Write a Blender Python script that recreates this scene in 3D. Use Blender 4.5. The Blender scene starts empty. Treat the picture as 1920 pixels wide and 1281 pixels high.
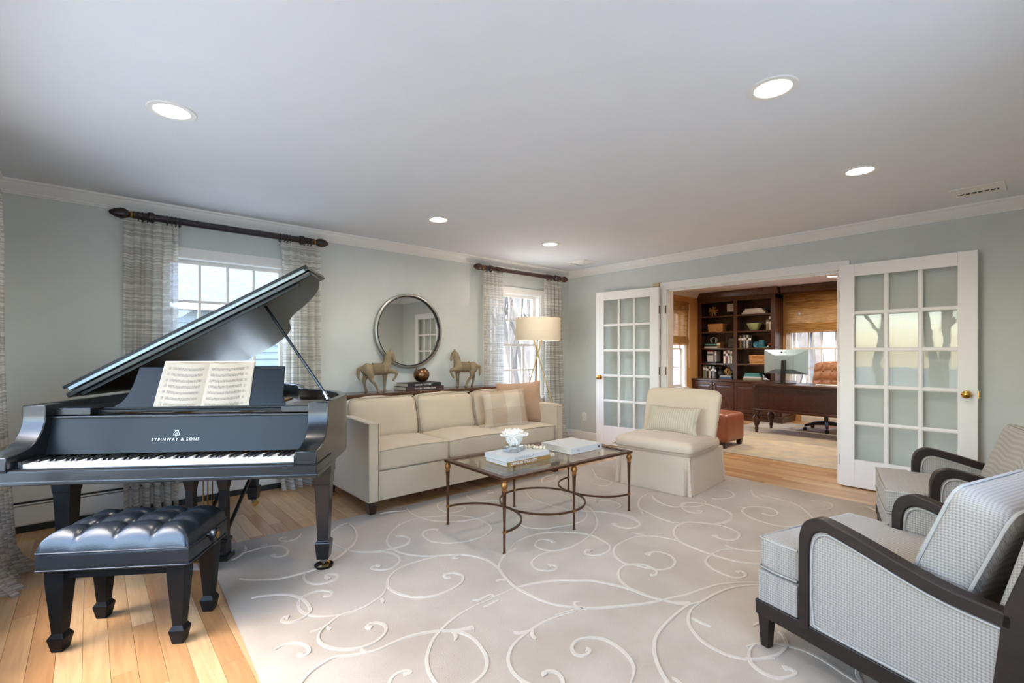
import bpy, bmesh, math, random
from mathutils import Vector, Matrix, noise
random.seed(7)
sc = bpy.context.scene
COL = sc.collection
PI = math.pi
R = math.radians

# ---------------------------------------------------------------- camera, world, sun, exposure
YAW = R(48.5)
cam_d = bpy.data.cameras.new('camera')
cam = bpy.data.objects.new('camera', cam_d)
COL.objects.link(cam)
cam.location = (0, 0, 1.25)
cam.rotation_euler = (PI/2, 0, YAW - PI/2)
cam_d.sensor_width = 36.0
cam_d.lens = 895.0/1920*36.0
cam_d.shift_y = 20.5/1920
cam_d.clip_start = 0.02
cam_d.clip_end = 200
sc.camera = cam

w = bpy.data.worlds.new('world')
sc.world = w
w.use_nodes = True
wn = w.node_tree.nodes
bg = wn['Background']
sky = wn.new('ShaderNodeTexSky')
sky.sky_type = 'NISHITA'
sky.sun_disc = False
sky.sun_elevation = R(60)
sky.sun_rotation = R(-80)
sky.air_density = 1.0
sky.dust_density = 1.5
hs_ = wn.new('ShaderNodeHueSaturation')        # sky colour slightly more saturated, for bluer daylight
hs_.inputs['Saturation'].default_value = 1.1
w.node_tree.links.new(sky.outputs[0], hs_.inputs['Color'])
w.node_tree.links.new(hs_.outputs[0], bg.inputs[0])
bg.inputs[1].default_value = 2.5

sun_d = bpy.data.lights.new('sun', 'SUN')
sun = bpy.data.objects.new('sun', sun_d)
COL.objects.link(sun)
sun_d.energy = 0.3
sun_d.angle = R(0.6)
sun_d.color = (1.0, 0.93, 0.82)
SUN_DIR = Vector((1.0, 0.22, -1.6))
sun.rotation_euler = SUN_DIR.to_track_quat('-Z', 'Y').to_euler()
sun.location = (-6, 1, 6)

sc.view_settings.view_transform = 'Standard'
sc.view_settings.look = 'None'
sc.view_settings.gamma = 1.0
sc.view_settings.use_curve_mapping = False
sc.view_settings.exposure = 0.18
sc.cycles.use_denoising = True
sc.cycles.max_bounces = 10
sc.cycles.diffuse_bounces = 6
sc.cycles.transparent_max_bounces = 24
sc.cycles.sample_clamp_indirect = 6.0
sc.cycles.caustics_reflective = False
sc.cycles.caustics_refractive = False

CAN_W = 8.5          # watts of each recessed ceiling lamp

# ---------------------------------------------------------------- helpers
class MB:
    def __init__(s):
        s.v = []; s.f = []
    def add(s, vs, fs):
        n = len(s.v)
        s.v += [tuple(p) for p in vs]
        s.f += [tuple(i+n for i in f) for f in fs]
        return s
    def box(s, x0, x1, y0, y1, z0, z1):
        return s.add([(x0,y0,z0),(x1,y0,z0),(x1,y1,z0),(x0,y1,z0),(x0,y0,z1),(x1,y0,z1),(x1,y1,z1),(x0,y1,z1)],
                     [(3,2,1,0),(4,5,6,7),(0,1,5,4),(1,2,6,5),(2,3,7,6),(3,0,4,7)])
    def taper(s, cx, cy, z0, z1, a0, b0, a1, b1, ox=0, oy=0):
        "square-section taper: half sizes a0,b0 at z0 and a1,b1 at z1"
        return s.add([(cx+ox-a0,cy+oy-b0,z0),(cx+ox+a0,cy+oy-b0,z0),(cx+ox+a0,cy+oy+b0,z0),(cx+ox-a0,cy+oy+b0,z0),
                      (cx-a1,cy-b1,z1),(cx+a1,cy-b1,z1),(cx+a1,cy+b1,z1),(cx-a1,cy+b1,z1)],
                     [(3,2,1,0),(4,5,6,7),(0,1,5,4),(1,2,6,5),(2,3,7,6),(3,0,4,7)])
    def stack(s, cx, cy, rows, oy=0):
        "stack of square sections rows=[(z,hx,hy)]"
        vs = []; fs = []
        for z, a, b in rows:
            vs += [(cx-a,cy-b,z),(cx+a,cy-b,z),(cx+a,cy+b,z),(cx-a,cy+b,z)]
        n = len(rows)
        for i in range(n-1):
            for k in range(4):
                fs.append((i*4+k, i*4+(k+1)%4, (i+1)*4+(k+1)%4, (i+1)*4+k))
        fs.append((3,2,1,0)); fs.append(((n-1)*4,(n-1)*4+1,(n-1)*4+2,(n-1)*4+3))
        return s.add(vs, fs)
    def prism(s, pts, a, b, fn=None):
        "extrude a 2-D outline (counter-clockwise) between a and b; fn(p, q, t) -> xyz"
        fn = fn or (lambda p, q, t: (p, q, t))
        n = len(pts)
        vs = [fn(p, q, a) for p, q in pts] + [fn(p, q, b) for p, q in pts]
        fs = [tuple(range(n-1, -1, -1)), tuple(range(n, 2*n))]
        fs += [(i, (i+1) % n, n+(i+1) % n, n+i) for i in range(n)]
        return s.add(vs, fs)
    def tube(s, pts, r, n=8, caps=True, closed=False):
        pts = [Vector(p) for p in pts]; m = len(pts)
        rs = r if isinstance(r, (list, tuple)) else [r]*m
        vs = []; fs = []
        up = None
        for i, p in enumerate(pts):
            if closed: t = pts[(i+1) % m]-pts[i-1]
            else: t = pts[min(i+1, m-1)]-pts[max(i-1, 0)]
            t.normalize()
            if up is None:
                up = Vector((0,0,1)) if abs(t.z) < .9 else Vector((1,0,0))
            a = up - t*up.dot(t); a.normalize(); up = a
            b = t.cross(a)
            for k in range(n):
                an = 2*PI*k/n
                vs.append(p+(a*math.cos(an)+b*math.sin(an))*rs[i])
        for i in range(m if closed else m-1):
            j = (i+1) % m
            for k in range(n):
                fs.append((i*n+k, i*n+(k+1)%n, j*n+(k+1)%n, j*n+k))
        if caps and not closed:
            fs.append(tuple(range(n-1,-1,-1))); fs.append(tuple((m-1)*n+k for k in range(n)))
        return s.add(vs, fs)
    def lathe(s, prof, n=24, c=(0,0,0), ax='z', ring=False):
        vs = []; fs = []
        m = len(prof)
        for r, h in prof:
            for k in range(n):
                a = 2*PI*k/n
                x, y = r*math.cos(a), r*math.sin(a)
                if ax == 'z': q = (x, y, h)
                elif ax == 'x': q = (h, x, y)
                else: q = (y, h, x)
                vs.append((c[0]+q[0], c[1]+q[1], c[2]+q[2]))
        for i in range(m-1):
            for k in range(n):
                fs.append((i*n+k, i*n+(k+1)%n, (i+1)*n+(k+1)%n, (i+1)*n+k))
        if ring:
            for k in range(n): fs.append(((m-1)*n+k, (m-1)*n+(k+1)%n, (k+1)%n, k))
            return s.add(vs, fs)
        if prof[0][0] > 1e-5: fs.append(tuple(range(n-1,-1,-1)))
        if prof[-1][0] > 1e-5: fs.append(tuple((m-1)*n+k for k in range(n)))
        return s.add(vs, fs)
    def sphere(s, c, r, n=12, m=8, sc=(1,1,1)):
        vs = [(c[0], c[1], c[2]-r*sc[2])]; fs = []
        for i in range(1, m):
            t = -PI/2+PI*i/m
            for k in range(n):
                a = 2*PI*k/n
                vs.append((c[0]+r*sc[0]*math.cos(t)*math.cos(a), c[1]+r*sc[1]*math.cos(t)*math.sin(a), c[2]+r*sc[2]*math.sin(t)))
        vs.append((c[0], c[1], c[2]+r*sc[2]))
        for k in range(n): fs.append((0, 1+(k+1)%n, 1+k))
        for i in range(m-2):
            for k in range(n):
                a = 1+i*n
                fs.append((a+k, a+(k+1)%n, a+n+(k+1)%n, a+n+k))
        l = len(vs)-1; a = 1+(m-2)*n
        for k in range(n): fs.append((a+k, a+(k+1)%n, l))
        return s.add(vs, fs)
    def grid(s, fn, nu, nv, wrap=False):
        vs = [fn(i/(nu-(0 if wrap else 1)), j/(nv-1)) for i in range(nu) for j in range(nv)]
        fs = []
        for i in range(nu if wrap else nu-1):
            ii = (i+1) % nu
            for j in range(nv-1):
                fs.append((i*nv+j, ii*nv+j, ii*nv+j+1, i*nv+j+1))
        return s.add(vs, fs)
    def cushion(s, c, size, r=.03, crown=.02, n=10, wob=0.0, seed=0, under=.3, rot=None):
        "rounded box with a crowned top"
        hx, hy, hz = [q/2 for q in size]
        idx = {}; vs = []; fs = []
        r = min(r, hx, hy, hz)
        def vid(p):
            key = tuple(round(q, 5) for q in p)
            if key in idx: return idx[key]
            q = Vector((p[0]*hx, p[1]*hy, p[2]*hz))
            core = Vector((max(-hx+r, min(hx-r, q.x)), max(-hy+r, min(hy-r, q.y)), max(-hz+r, min(hz-r, q.z))))
            d = q-core
            if d.length > 1e-9: q = core+d.normalized()*r
            k = max(0, 1-(q.x/hx)**2)*max(0, 1-(q.y/hy)**2)
            q.z += (crown if p[2] > 0 else -crown*under)*k*abs(p[2])
            kz = max(0, 1-(q.z/(hz+crown))**2)
            if wob:
                nv = noise.noise_vector(Vector((q.x*6+seed, q.y*6+seed*1.7, q.z*6)))
                q += nv*wob
            if rot is not None: q = rot @ q
            idx[key] = len(vs); vs.append((q.x+c[0], q.y+c[1], q.z+c[2])); return idx[key]
        ts = [-1+2*i/n for i in range(n+1)]
        # concentrate lines at the edges
        ts = [math.copysign(abs(t)**.6, t) for t in ts]
        for ax in range(3):
            for sg in (-1, 1):
                for i in range(n):
                    for j in range(n):
                        q = []
                        for a, b in ((ts[i],ts[j]),(ts[i+1],ts[j]),(ts[i+1],ts[j+1]),(ts[i],ts[j+1])):
                            p = [0,0,0]; p[ax] = sg; p[(ax+1)%3] = a; p[(ax+2)%3] = b
                            q.append(vid(p))
                        fs.append(tuple(q) if sg > 0 else tuple(q[::-1]))
        return s.add(vs, fs)
    def pillow(s, wd, ht, th, M, n=18, seed=0, wr=.006):
        "knife-edge pillow in its own xz plane (front towards -y), transformed by M"
        vs = []; fs = []
        def pt(i, j, sg):
            a = -1+2*i/n; b = -1+2*j/n
            a = math.sin(a*PI/2)*.35+a*.65; b = math.sin(b*PI/2)*.35+b*.65
            x = a*wd/2*(1-.07*(1-b*b)*abs(a)); z = b*ht/2*(1-.07*(1-a*a)*abs(b))
            k = max(0,(1-abs(a)**2.6))**.62*max(0,(1-abs(b)**2.6))**.62
            y = -sg*th/2*k
            nz = noise.noise(Vector((x*9+seed, z*9, sg*3.1+seed)))
            y += nz*wr*k
            return M @ Vector((x, y, z))
        base = {}
        for sg in (1, -1):
            for i in range(n+1):
                for j in range(n+1):
                    edge = i in (0, n) or j in (0, n)
                    if sg == -1 and edge: base[(sg,i,j)] = base[(1,i,j)]
                    else:
                        base[(sg,i,j)] = len(vs); vs.append(tuple(pt(i, j, sg)))
        for sg in (1, -1):
            for i in range(n):
                for j in range(n):
                    q = (base[(sg,i,j)], base[(sg,i+1,j)], base[(sg,i+1,j+1)], base[(sg,i,j+1)])
                    fs.append(q if sg > 0 else q[::-1])
        return s.add(vs, fs)
    def xf(s, M):
        s.v = [tuple(M @ Vector(p)) for p in s.v]
        return s
    def build(s, name, m, parent=None, smooth=None, bevel=0, seg=2):
        me = bpy.data.meshes.new(name)
        me.from_pydata(s.v, [], s.f)
        me.update()
        bm = bmesh.new(); bm.from_mesh(me); bmesh.ops.recalc_face_normals(bm, faces=bm.faces); bm.to_mesh(me); bm.free()
        if smooth is not None:
            me.polygons.foreach_set('use_smooth', [True]*len(me.polygons))
            if smooth < 179: me.set_sharp_from_angle(angle=R(smooth))
        me.materials.append(MAT[m] if isinstance(m, str) else m)
        o = bpy.data.objects.new(name, me)
        COL.objects.link(o)
        if parent is not None: o.parent = parent
        if bevel:
            b = o.modifiers.new('bevel', 'BEVEL'); b.width = bevel; b.segments = seg
            b.limit_method = 'ANGLE'; b.angle_limit = R(40)
        return o

def bx(*a): return MB().box(*a)
def tag(o, label=None, cat=None, group=None, kind=None):
    if label: o['label'] = label
    if cat: o['category'] = cat
    if group: o['group'] = group
    if kind: o['kind'] = kind
    return o
def thing(name, label, cat, loc=(0,0,0), rz=0, group=None):
    o = bpy.data.objects.new(name, None); COL.objects.link(o)
    o.empty_display_size = .1
    o.location = loc; o.rotation_euler = (0,0,rz)
    return tag(o, label, cat, group)
def struct_root(name):
    o = bpy.data.objects.new(name, None); COL.objects.link(o); o['kind'] = 'structure'; return o
def struct(o): o['kind'] = 'structure'; return o
def copy_tree(o, parent=None):
    c = o.copy(); COL.objects.link(c); c.parent = parent
    for ch in list(o.children): copy_tree(ch, c)
    return c
def frozen(o):
    "replace an object's modifiers by their result"
    bpy.context.view_layer.update()
    dg = bpy.context.evaluated_depsgraph_get()
    me = bpy.data.meshes.new_from_object(o.evaluated_get(dg))
    o.modifiers.clear(); o.data = me
    return o
def melt(o, vox, smooth_it=4, fac=.5):
    m = o.modifiers.new('remesh', 'REMESH'); m.mode = 'VOXEL'; m.voxel_size = vox; m.use_smooth_shade = True
    s_ = o.modifiers.new('smooth', 'SMOOTH'); s_.factor = fac; s_.iterations = smooth_it
    return frozen(o)
def text(body, size, M, m, name='lettering', parent=None, align='CENTER', ext=.0004, space=1.0):
    cu = bpy.data.curves.new(name, 'FONT'); cu.body = body; cu.size = size; cu.align_x = align; cu.align_y = 'CENTER'
    cu.extrude = ext; cu.space_character = space; cu.resolution_u = 3
    t = bpy.data.objects.new(name+'_c', cu); COL.objects.link(t)
    bpy.context.view_layer.update()
    me = bpy.data.meshes.new_from_object(t.evaluated_get(bpy.context.evaluated_depsgraph_get()))
    bpy.data.objects.remove(t)
    me.transform(M); me.materials.clear(); me.materials.append(MAT[m])
    o = bpy.data.objects.new(name, me); COL.objects.link(o)
    if parent is not None: o.parent = parent
    return o
def catmull(pts, k=5):
    out = []
    n = len(pts)
    for i in range(n-1):
        p0 = pts[max(i-1,0)]; p1 = pts[i]; p2 = pts[i+1]; p3 = pts[min(i+2,n-1)]
        for j in range(k):
            t = j/k
            out.append(tuple(.5*((2*b)+(-a+c)*t+(2*a-5*b+4*c-d)*t*t+(-a+3*b-3*c+d)*t**3) for a,b,c,d in zip(p0,p1,p2,p3)))
    out.append(tuple(pts[-1]))
    return out
def holed(u0, u1, w0, w1, holes, t0, t1, fn):
    "slab with rectangular holes, welded into one mesh; fn(u, w, t) -> xyz"
    us = sorted({u0,u1,*[h[0] for h in holes],*[h[1] for h in holes]}); ws = sorted({w0,w1,*[h[2] for h in holes],*[h[3] for h in holes]})
    us = [u for u in us if u0 <= u <= u1]; ws = [q for q in ws if w0 <= q <= w1]
    def solid(i, j):
        if i < 0 or j < 0 or i >= len(us)-1 or j >= len(ws)-1: return False
        cu = (us[i]+us[i+1])/2; cw = (ws[j]+ws[j+1])/2
        return not any(h[0] < cu < h[1] and h[2] < cw < h[3] for h in holes)
    mb = MB(); idx = {}
    def v(i, j, t):
        k = (i,j,t)
        if k not in idx: idx[k] = len(mb.v); mb.v.append(fn(us[i], ws[j], (t0,t1)[t]))
        return idx[k]
    for i in range(len(us)-1):
        for j in range(len(ws)-1):
            if not solid(i,j): continue
            for t in (0,1): mb.f.append((v(i,j,t),v(i+1,j,t),v(i+1,j+1,t),v(i,j+1,t)))
            if not solid(i-1,j): mb.f.append((v(i,j,0),v(i,j+1,0),v(i,j+1,1),v(i,j,1)))
            if not solid(i+1,j): mb.f.append((v(i+1,j,0),v(i+1,j+1,0),v(i+1,j+1,1),v(i+1,j,1)))
            if not solid(i,j-1): mb.f.append((v(i,j,0),v(i+1,j,0),v(i+1,j,1),v(i,j,1)))
            if not solid(i,j+1): mb.f.append((v(i,j+1,0),v(i+1,j+1,0),v(i+1,j+1,1),v(i,j+1,1)))
    return mb

# ---------------------------------------------------------------- materials
MAT = {}
def srgb(r, g, b):
    f = lambda c: (c/255/12.92) if c/255 <= .04045 else ((c/255+.055)/1.055)**2.4
    return (f(r), f(g), f(b), 1)
def new(name):
    m = bpy.data.materials.new(name); m.use_nodes = True; MAT[name] = m
    return m, m.node_tree.nodes, m.node_tree.links, m.node_tree.nodes['Principled BSDF']
def P(name, rgb, rough=.6, metal=0, var=.06, vscale=6.0, bump=0, bscale=60.0, coat=0, spec=.5, stretch=(1,1,1), coatr=.1, sheen=0):
    "principled surface whose colour wanders a little and whose face carries a fine grain"
    m, N, L, b = new(name)
    c = srgb(*rgb)
    tc = N.new('ShaderNodeTexCoord'); mp = N.new('ShaderNodeMapping'); mp.inputs['Scale'].default_value = stretch
    L.new(tc.outputs['Object'], mp.inputs[0])
    nz = N.new('ShaderNodeTexNoise'); nz.inputs['Scale'].default_value = vscale; nz.inputs['Detail'].default_value = 4
    L.new(mp.outputs[0], nz.inputs[0])
    rp = N.new('ShaderNodeValToRGB')
    rp.color_ramp.elements[0].position = .3; rp.color_ramp.elements[1].position = .7
    rp.color_ramp.elements[0].color = tuple(max(0,x*(1-var)) for x in c[:3])+(1,)
    rp.color_ramp.elements[1].color = tuple(min(1,x*(1+var)) for x in c[:3])+(1,)
    L.new(nz.outputs[0], rp.inputs[0]); L.new(rp.outputs[0], b.inputs['Base Color'])
    b.inputs['Roughness'].default_value = rough; b.inputs['Metallic'].default_value = metal
    b.inputs['Coat Weight'].default_value = coat; b.inputs['Coat Roughness'].default_value = coatr
    b.inputs['Specular IOR Level'].default_value = spec
    b.inputs['Sheen Weight'].default_value = sheen
    if bump:
        n2 = N.new('ShaderNodeTexNoise'); n2.inputs['Scale'].default_value = bscale; n2.inputs['Detail'].default_value = 3
        L.new(mp.outputs[0], n2.inputs[0])
        bp = N.new('ShaderNodeBump'); bp.inputs['Strength'].default_value = bump; bp.inputs['Distance'].default_value = .004
        L.new(n2.outputs[0], bp.inputs['Height']); L.new(bp.outputs[0], b.inputs['Normal'])
    return m
P('wall_paint', (204,206,201), .75, var=.02, bump=.04, bscale=180)
P('office_paint', (206,156,98), .75, var=.05, vscale=3)
P('ceiling_paint', (226,228,234), .8, var=.01, bump=.03, bscale=150)
P('trim_paint', (232,229,224), .4, var=.01)
P('door_paint', (236,232,228), .35, var=.01)
P('black_slot', (28,30,32), .6)
P('heater_paint', (214,210,204), .45, var=.02)
P('ebony', (15,18,21), .27, var=.15, vscale=20, stretch=(1,8,8), coat=.12, coatr=.12, bump=.02, bscale=40)
P('ebony_satin', (14,18,20), .38, var=.15, spec=.2)
P('ivory_key', (236,232,222), .3, var=.02)
P('black_key', (14,15,17), .3)
P('iron_plate', (176,132,66), .35, .8)
P('silver_trim', (190,196,198), .3, .8)
P('hinge_grey', (138,152,158), .5, .1, var=.05)
P('lid_black', (14,17,20), .3, var=.15, vscale=20, stretch=(1,8,8), spec=.35)
P('gilt_paint', (206,156,88), .45, .25, var=.1)
P('brass', (196,150,72), .22, 1.0)
P('steel', (150,152,155), .3, 1.0)
P('gold_print', (206,208,200), .5)
P('page', (160,145,126), .7, var=.03)
P('page_edge', (214,200,178), .8, var=.05, vscale=80, stretch=(1,1,30))
P('ink', (70,62,58), .8)
P('leather_black', (22,27,32), .3, var=.2, vscale=9, bump=.12, bscale=160, coat=.15, coatr=.3)
P('sofa_fabric', (192,173,147), .85, var=.03, bump=.2, bscale=400, sheen=.15)
P('sofa_piping', (164,150,128), .85, var=.03)
P('brown_fabric', (168,132,104), .85, var=.06, bump=.2, bscale=400, sheen=.2)
P('slip_fabric', (204,185,160), .85, var=.03, bump=.15, bscale=300, sheen=.1)
P('dark_wood', (52,34,26), .35, var=.25, vscale=12, stretch=(1,1,6), coat=.2)
P('chair_wood', (40,30,25), .42, var=.2, vscale=12, stretch=(1,1,4), spec=.3)
P('console_wood', (82,54,38), .25, var=.25, vscale=8, stretch=(6,1,1), coat=.3)
P('cabinet_wood', (70,40,26), .35, var=.3, vscale=7, stretch=(4,4,1), coat=.25)
P('mahogany', (62,32,22), .3, var=.3, vscale=7, stretch=(1,4,4), coat=.3)
P('bronze', (92,62,44), .38, .75, var=.25, vscale=30)
P('bronze_gold', (150,102,52), .4, .75, var=.35, vscale=40)
P('rod_wood', (60,24,20), .3, var=.3, vscale=14, coat=.3)
P('rod_wood_dark', (38,26,28), .35, var=.2, vscale=14, coat=.2)
P('gilt', (178,124,52), .35, .7, var=.2)
P('carved_wood', (138,120,94), .8, var=.22, vscale=14, bump=.35, bscale=60, stretch=(1,1,1))
P('carved_dark', (120,102,78), .8, var=.22, vscale=18, bump=.3, bscale=60)
P('bowl_metal', (128,92,66), .28, .9, var=.3, vscale=6)
P('bead_wood', (214,196,168), .6, var=.15, vscale=40)
P('petal', (246,240,230), .35, var=.04, spec=.6)
P('book_white', (200,197,192), .5, var=.02)
P('book_cream', (226,212,192), .5, var=.02)
P('book_grey', (150,148,144), .5, var=.02)
P('book_blue', (176,196,214), .5, var=.02)
P('book_tan', (150,112,60), .5, var=.05)
P('book_black', (34,32,34), .5, var=.05)
P('book_maroon', (62,42,40), .5, var=.05)
P('book_dark_red', (120,36,30), .5, var=.05)
P('book_teal', (70,128,122), .5, var=.05)
P('book_navy', (42,54,76), .5, var=.05)
P('book_olive', (140,132,96), .5, var=.05)
P('print_white', (238,236,232), .6)
P('print_dark', (40,38,40), .6)
P('brass_leg', (186,158,108), .28, .9)
P('mirror_metal', (168,166,160), .35, .8)
P('mirror_black', (30,28,28), .4)
P('hinge_metal', (110,86,66), .35, .9)
P('outlet_plastic', (236,234,228), .4, var=.01)
P('tan_block', (206,182,140), .6)
P('leather_tan', (146,94,60), .38, var=.15, vscale=8, bump=.15, bscale=150, coat=.15, coatr=.3)
P('leather_ottoman', (150,84,56), .38, var=.12, vscale=8, bump=.15, bscale=150, coat=.15, coatr=.3)
P('monitor_shell', (146,166,174), .35, .2, var=.02)
P('monitor_dark', (26,28,30), .3)
P('wicker', (196,144,88), .8, var=.3, vscale=60, bump=.8, bscale=90)
P('green_glaze', (176,186,132), .25, var=.06, coat=.4)
P('teal_glaze', (62,128,146), .35, var=.1)
P('rope_silver', (180,180,176), .35, .6)
P('red_paint', (130,28,24), .35, coat=.3)
P('globe_dark', (38,34,32), .4)
P('paper_card', (236,230,216), .7)
P('photo_print', (96,92,84), .4, var=.5, vscale=14)
P('grass', (168,168,156), .95, var=.3, vscale=.8)
P('woodland', (128,118,106), .95, var=.5, vscale=2.5)
P('bark', (112,100,88), .9, var=.25, vscale=4)
P('siding', (132,136,140), .7, var=.02)
P('roof_shingle', (100,100,104), .9, var=.15, vscale=5)
P('foliage', (96,116,70), .9, var=.4, vscale=2)
P('roman_shade', (190,146,88), .85, var=.15, vscale=30, stretch=(1,1,8), bump=.4, bscale=120)
P('chair_mat', (186,176,160), .3)

def emis(name, rgb, strength):
    m, N, L, b = new(name)
    b.inputs['Base Color'].default_value = srgb(*rgb)
    b.inputs['Emission Color'].default_value = srgb(*rgb); b.inputs['Emission Strength'].default_value = strength
emis('lamp_lens', (255,250,240), 6.0)
emis('bulb_glow', (255,220,160), 6.0)

def glass_thin(name, tint=(1,1,1), ior=1.45, mirror=1.0):
    m, N, L, b = new(name)
    N.remove(b)
    tr = N.new('ShaderNodeBsdfTransparent'); tr.inputs[0].default_value = (*tint,1)
    gl = N.new('ShaderNodeBsdfGlossy'); gl.inputs['Roughness'].default_value = .0
    lw = N.new('ShaderNodeLayerWeight'); lw.inputs[0].default_value = .5
    pw_ = N.new('ShaderNodeMath'); pw_.operation = 'POWER'; pw_.inputs[1].default_value = 5.0; L.new(lw.outputs['Facing'], pw_.inputs[0])
    f0 = ((ior-1)/(ior+1))**2
    fr = N.new('ShaderNodeMath'); fr.operation = 'MULTIPLY_ADD'; fr.inputs[1].default_value = 1-f0; fr.inputs[2].default_value = f0; L.new(pw_.outputs[0], fr.inputs[0])
    nz = N.new('ShaderNodeTexNoise'); nz.inputs['Scale'].default_value = 1.2
    bp = N.new('ShaderNodeBump'); bp.inputs['Strength'].default_value = .03; bp.inputs['Distance'].default_value = .02
    L.new(nz.outputs[0], bp.inputs['Height']); L.new(bp.outputs[0], gl.inputs['Normal'])
    mu = N.new('ShaderNodeMath'); mu.operation = 'MULTIPLY'; mu.inputs[1].default_value = mirror; mu.use_clamp = True
    L.new(fr.outputs[0], mu.inputs[0])
    mx = N.new('ShaderNodeMixShader')
    L.new(mu.outputs[0], mx.inputs[0]); L.new(tr.outputs[0], mx.inputs[1]); L.new(gl.outputs[0], mx.inputs[2])
    L.new(mx.outputs[0], N['Material Output'].inputs[0])
glass_thin('pane_glass', (.97,.985,.98))
glass_thin('door_glass', (.97,.98,.97), 1.45, .8)
glass_thin('table_glass', (.95,.975,.965), 1.45, 1.0)
glass_thin('crystal', (.9,.95,1.0), 1.6, 1.5)
m, N, L, b = new('mirror_glass')
b.inputs['Base Color'].default_value = (.86,.88,.87,1); b.inputs['Metallic'].default_value = 1; b.inputs['Roughness'].default_value = .01

# oak strip flooring: every board its own tone
m, N, L, b = new('oak')
oi = N.new('ShaderNodeObjectInfo'); ge = N.new('ShaderNodeNewGeometry')
ad = N.new('ShaderNodeMath'); ad.operation = 'ADD'; L.new(oi.outputs['Random'], ad.inputs[0]); L.new(ge.outputs['Random Per Island'], ad.inputs[1])
fr = N.new('ShaderNodeMath'); fr.operation = 'FRACT'; L.new(ad.outputs[0], fr.inputs[0])
tc = N.new('ShaderNodeTexCoord'); mp = N.new('ShaderNodeMapping'); mp.inputs['Scale'].default_value = (22,1.6,10)
L.new(tc.outputs['Object'], mp.inputs[0])
cb = N.new('ShaderNodeCombineXYZ'); mu = N.new('ShaderNodeMath'); mu.operation = 'MULTIPLY'; mu.inputs[1].default_value = 37.0
L.new(fr.outputs[0], mu.inputs[0]); L.new(mu.outputs[0], cb.inputs[1]); L.new(mu.outputs[0], cb.inputs[2]); L.new(cb.outputs[0], mp.inputs['Location'])
nz = N.new('ShaderNodeTexNoise'); nz.inputs['Scale'].default_value = 2.2; nz.inputs['Detail'].default_value = 6; nz.inputs['Distortion'].default_value = .6
L.new(mp.outputs[0], nz.inputs[0])
r1 = N.new('ShaderNodeValToRGB'); e = r1.color_ramp.elements
e[0].position = 0; e[0].color = srgb(182,132,84); e[1].position = 1; e[1].color = srgb(216,178,132)
e2 = r1.color_ramp.elements.new(.5); e2.color = srgb(202,158,110)
L.new(fr.outputs[0], r1.inputs[0])
r2 = N.new('ShaderNodeValToRGB'); e = r2.color_ramp.elements
e[0].position = .3; e[0].color = (.72,.66,.6,1); e[1].position = .62; e[1].color = (1,1,1,1)
L.new(nz.outputs[0], r2.inputs[0])
mx = N.new('ShaderNodeMix'); mx.data_type = 'RGBA'; mx.blend_type = 'MULTIPLY'; mx.inputs[0].default_value = .7
L.new(r1.outputs[0], mx.inputs[6]); L.new(r2.outputs[0], mx.inputs[7]); L.new(mx.outputs[2], b.inputs['Base Color'])
b.inputs['Roughness'].default_value = .34; b.inputs['Coat Weight'].default_value = .35; b.inputs['Coat Roughness'].default_value = .16
bp = N.new('ShaderNodeBump'); bp.inputs['Strength'].default_value = .05; bp.inputs['Distance'].default_value = .002
L.new(nz.outputs[0], bp.inputs['Height']); L.new(bp.outputs[0], b.inputs['Normal'])

# rug pile
def pile(name, rgb, rgb2, sc1=2.2):
    m, N, L, b = new(name)
    tc = N.new('ShaderNodeTexCoord')
    n1 = N.new('ShaderNodeTexNoise'); n1.inputs['Scale'].default_value = sc1; n1.inputs['Detail'].default_value = 6
    L.new(tc.outputs['Object'], n1.inputs[0])
    rp = N.new('ShaderNodeValToRGB'); rp.color_ramp.elements[0].position = .38; rp.color_ramp.elements[1].position = .6
    rp.color_ramp.elements[0].color = srgb(*rgb2); rp.color_ramp.elements[1].color = srgb(*rgb)
    L.new(n1.outputs[0], rp.inputs[0]); L.new(rp.outputs[0], b.inputs['Base Color'])
    b.inputs['Roughness'].default_value = .95; b.inputs['Sheen Weight'].default_value = .25
    n2 = N.new('ShaderNodeTexNoise'); n2.inputs['Scale'].default_value = 260
    L.new(tc.outputs['Object'], n2.inputs[0])
    bp = N.new('ShaderNodeBump'); bp.inputs['Strength'].default_value = .5; bp.inputs['Distance'].default_value = .004
    L.new(n2.outputs[0], bp.inputs['Height']); L.new(bp.outputs[0], b.inputs['Normal'])
pile('rug_pile', (176,159,138), (163,145,123))
pile('rug_scroll', (196,181,161), (189,174,153))
pile('rug_office', (200,184,156), (178,168,152), 5.0)

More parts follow.
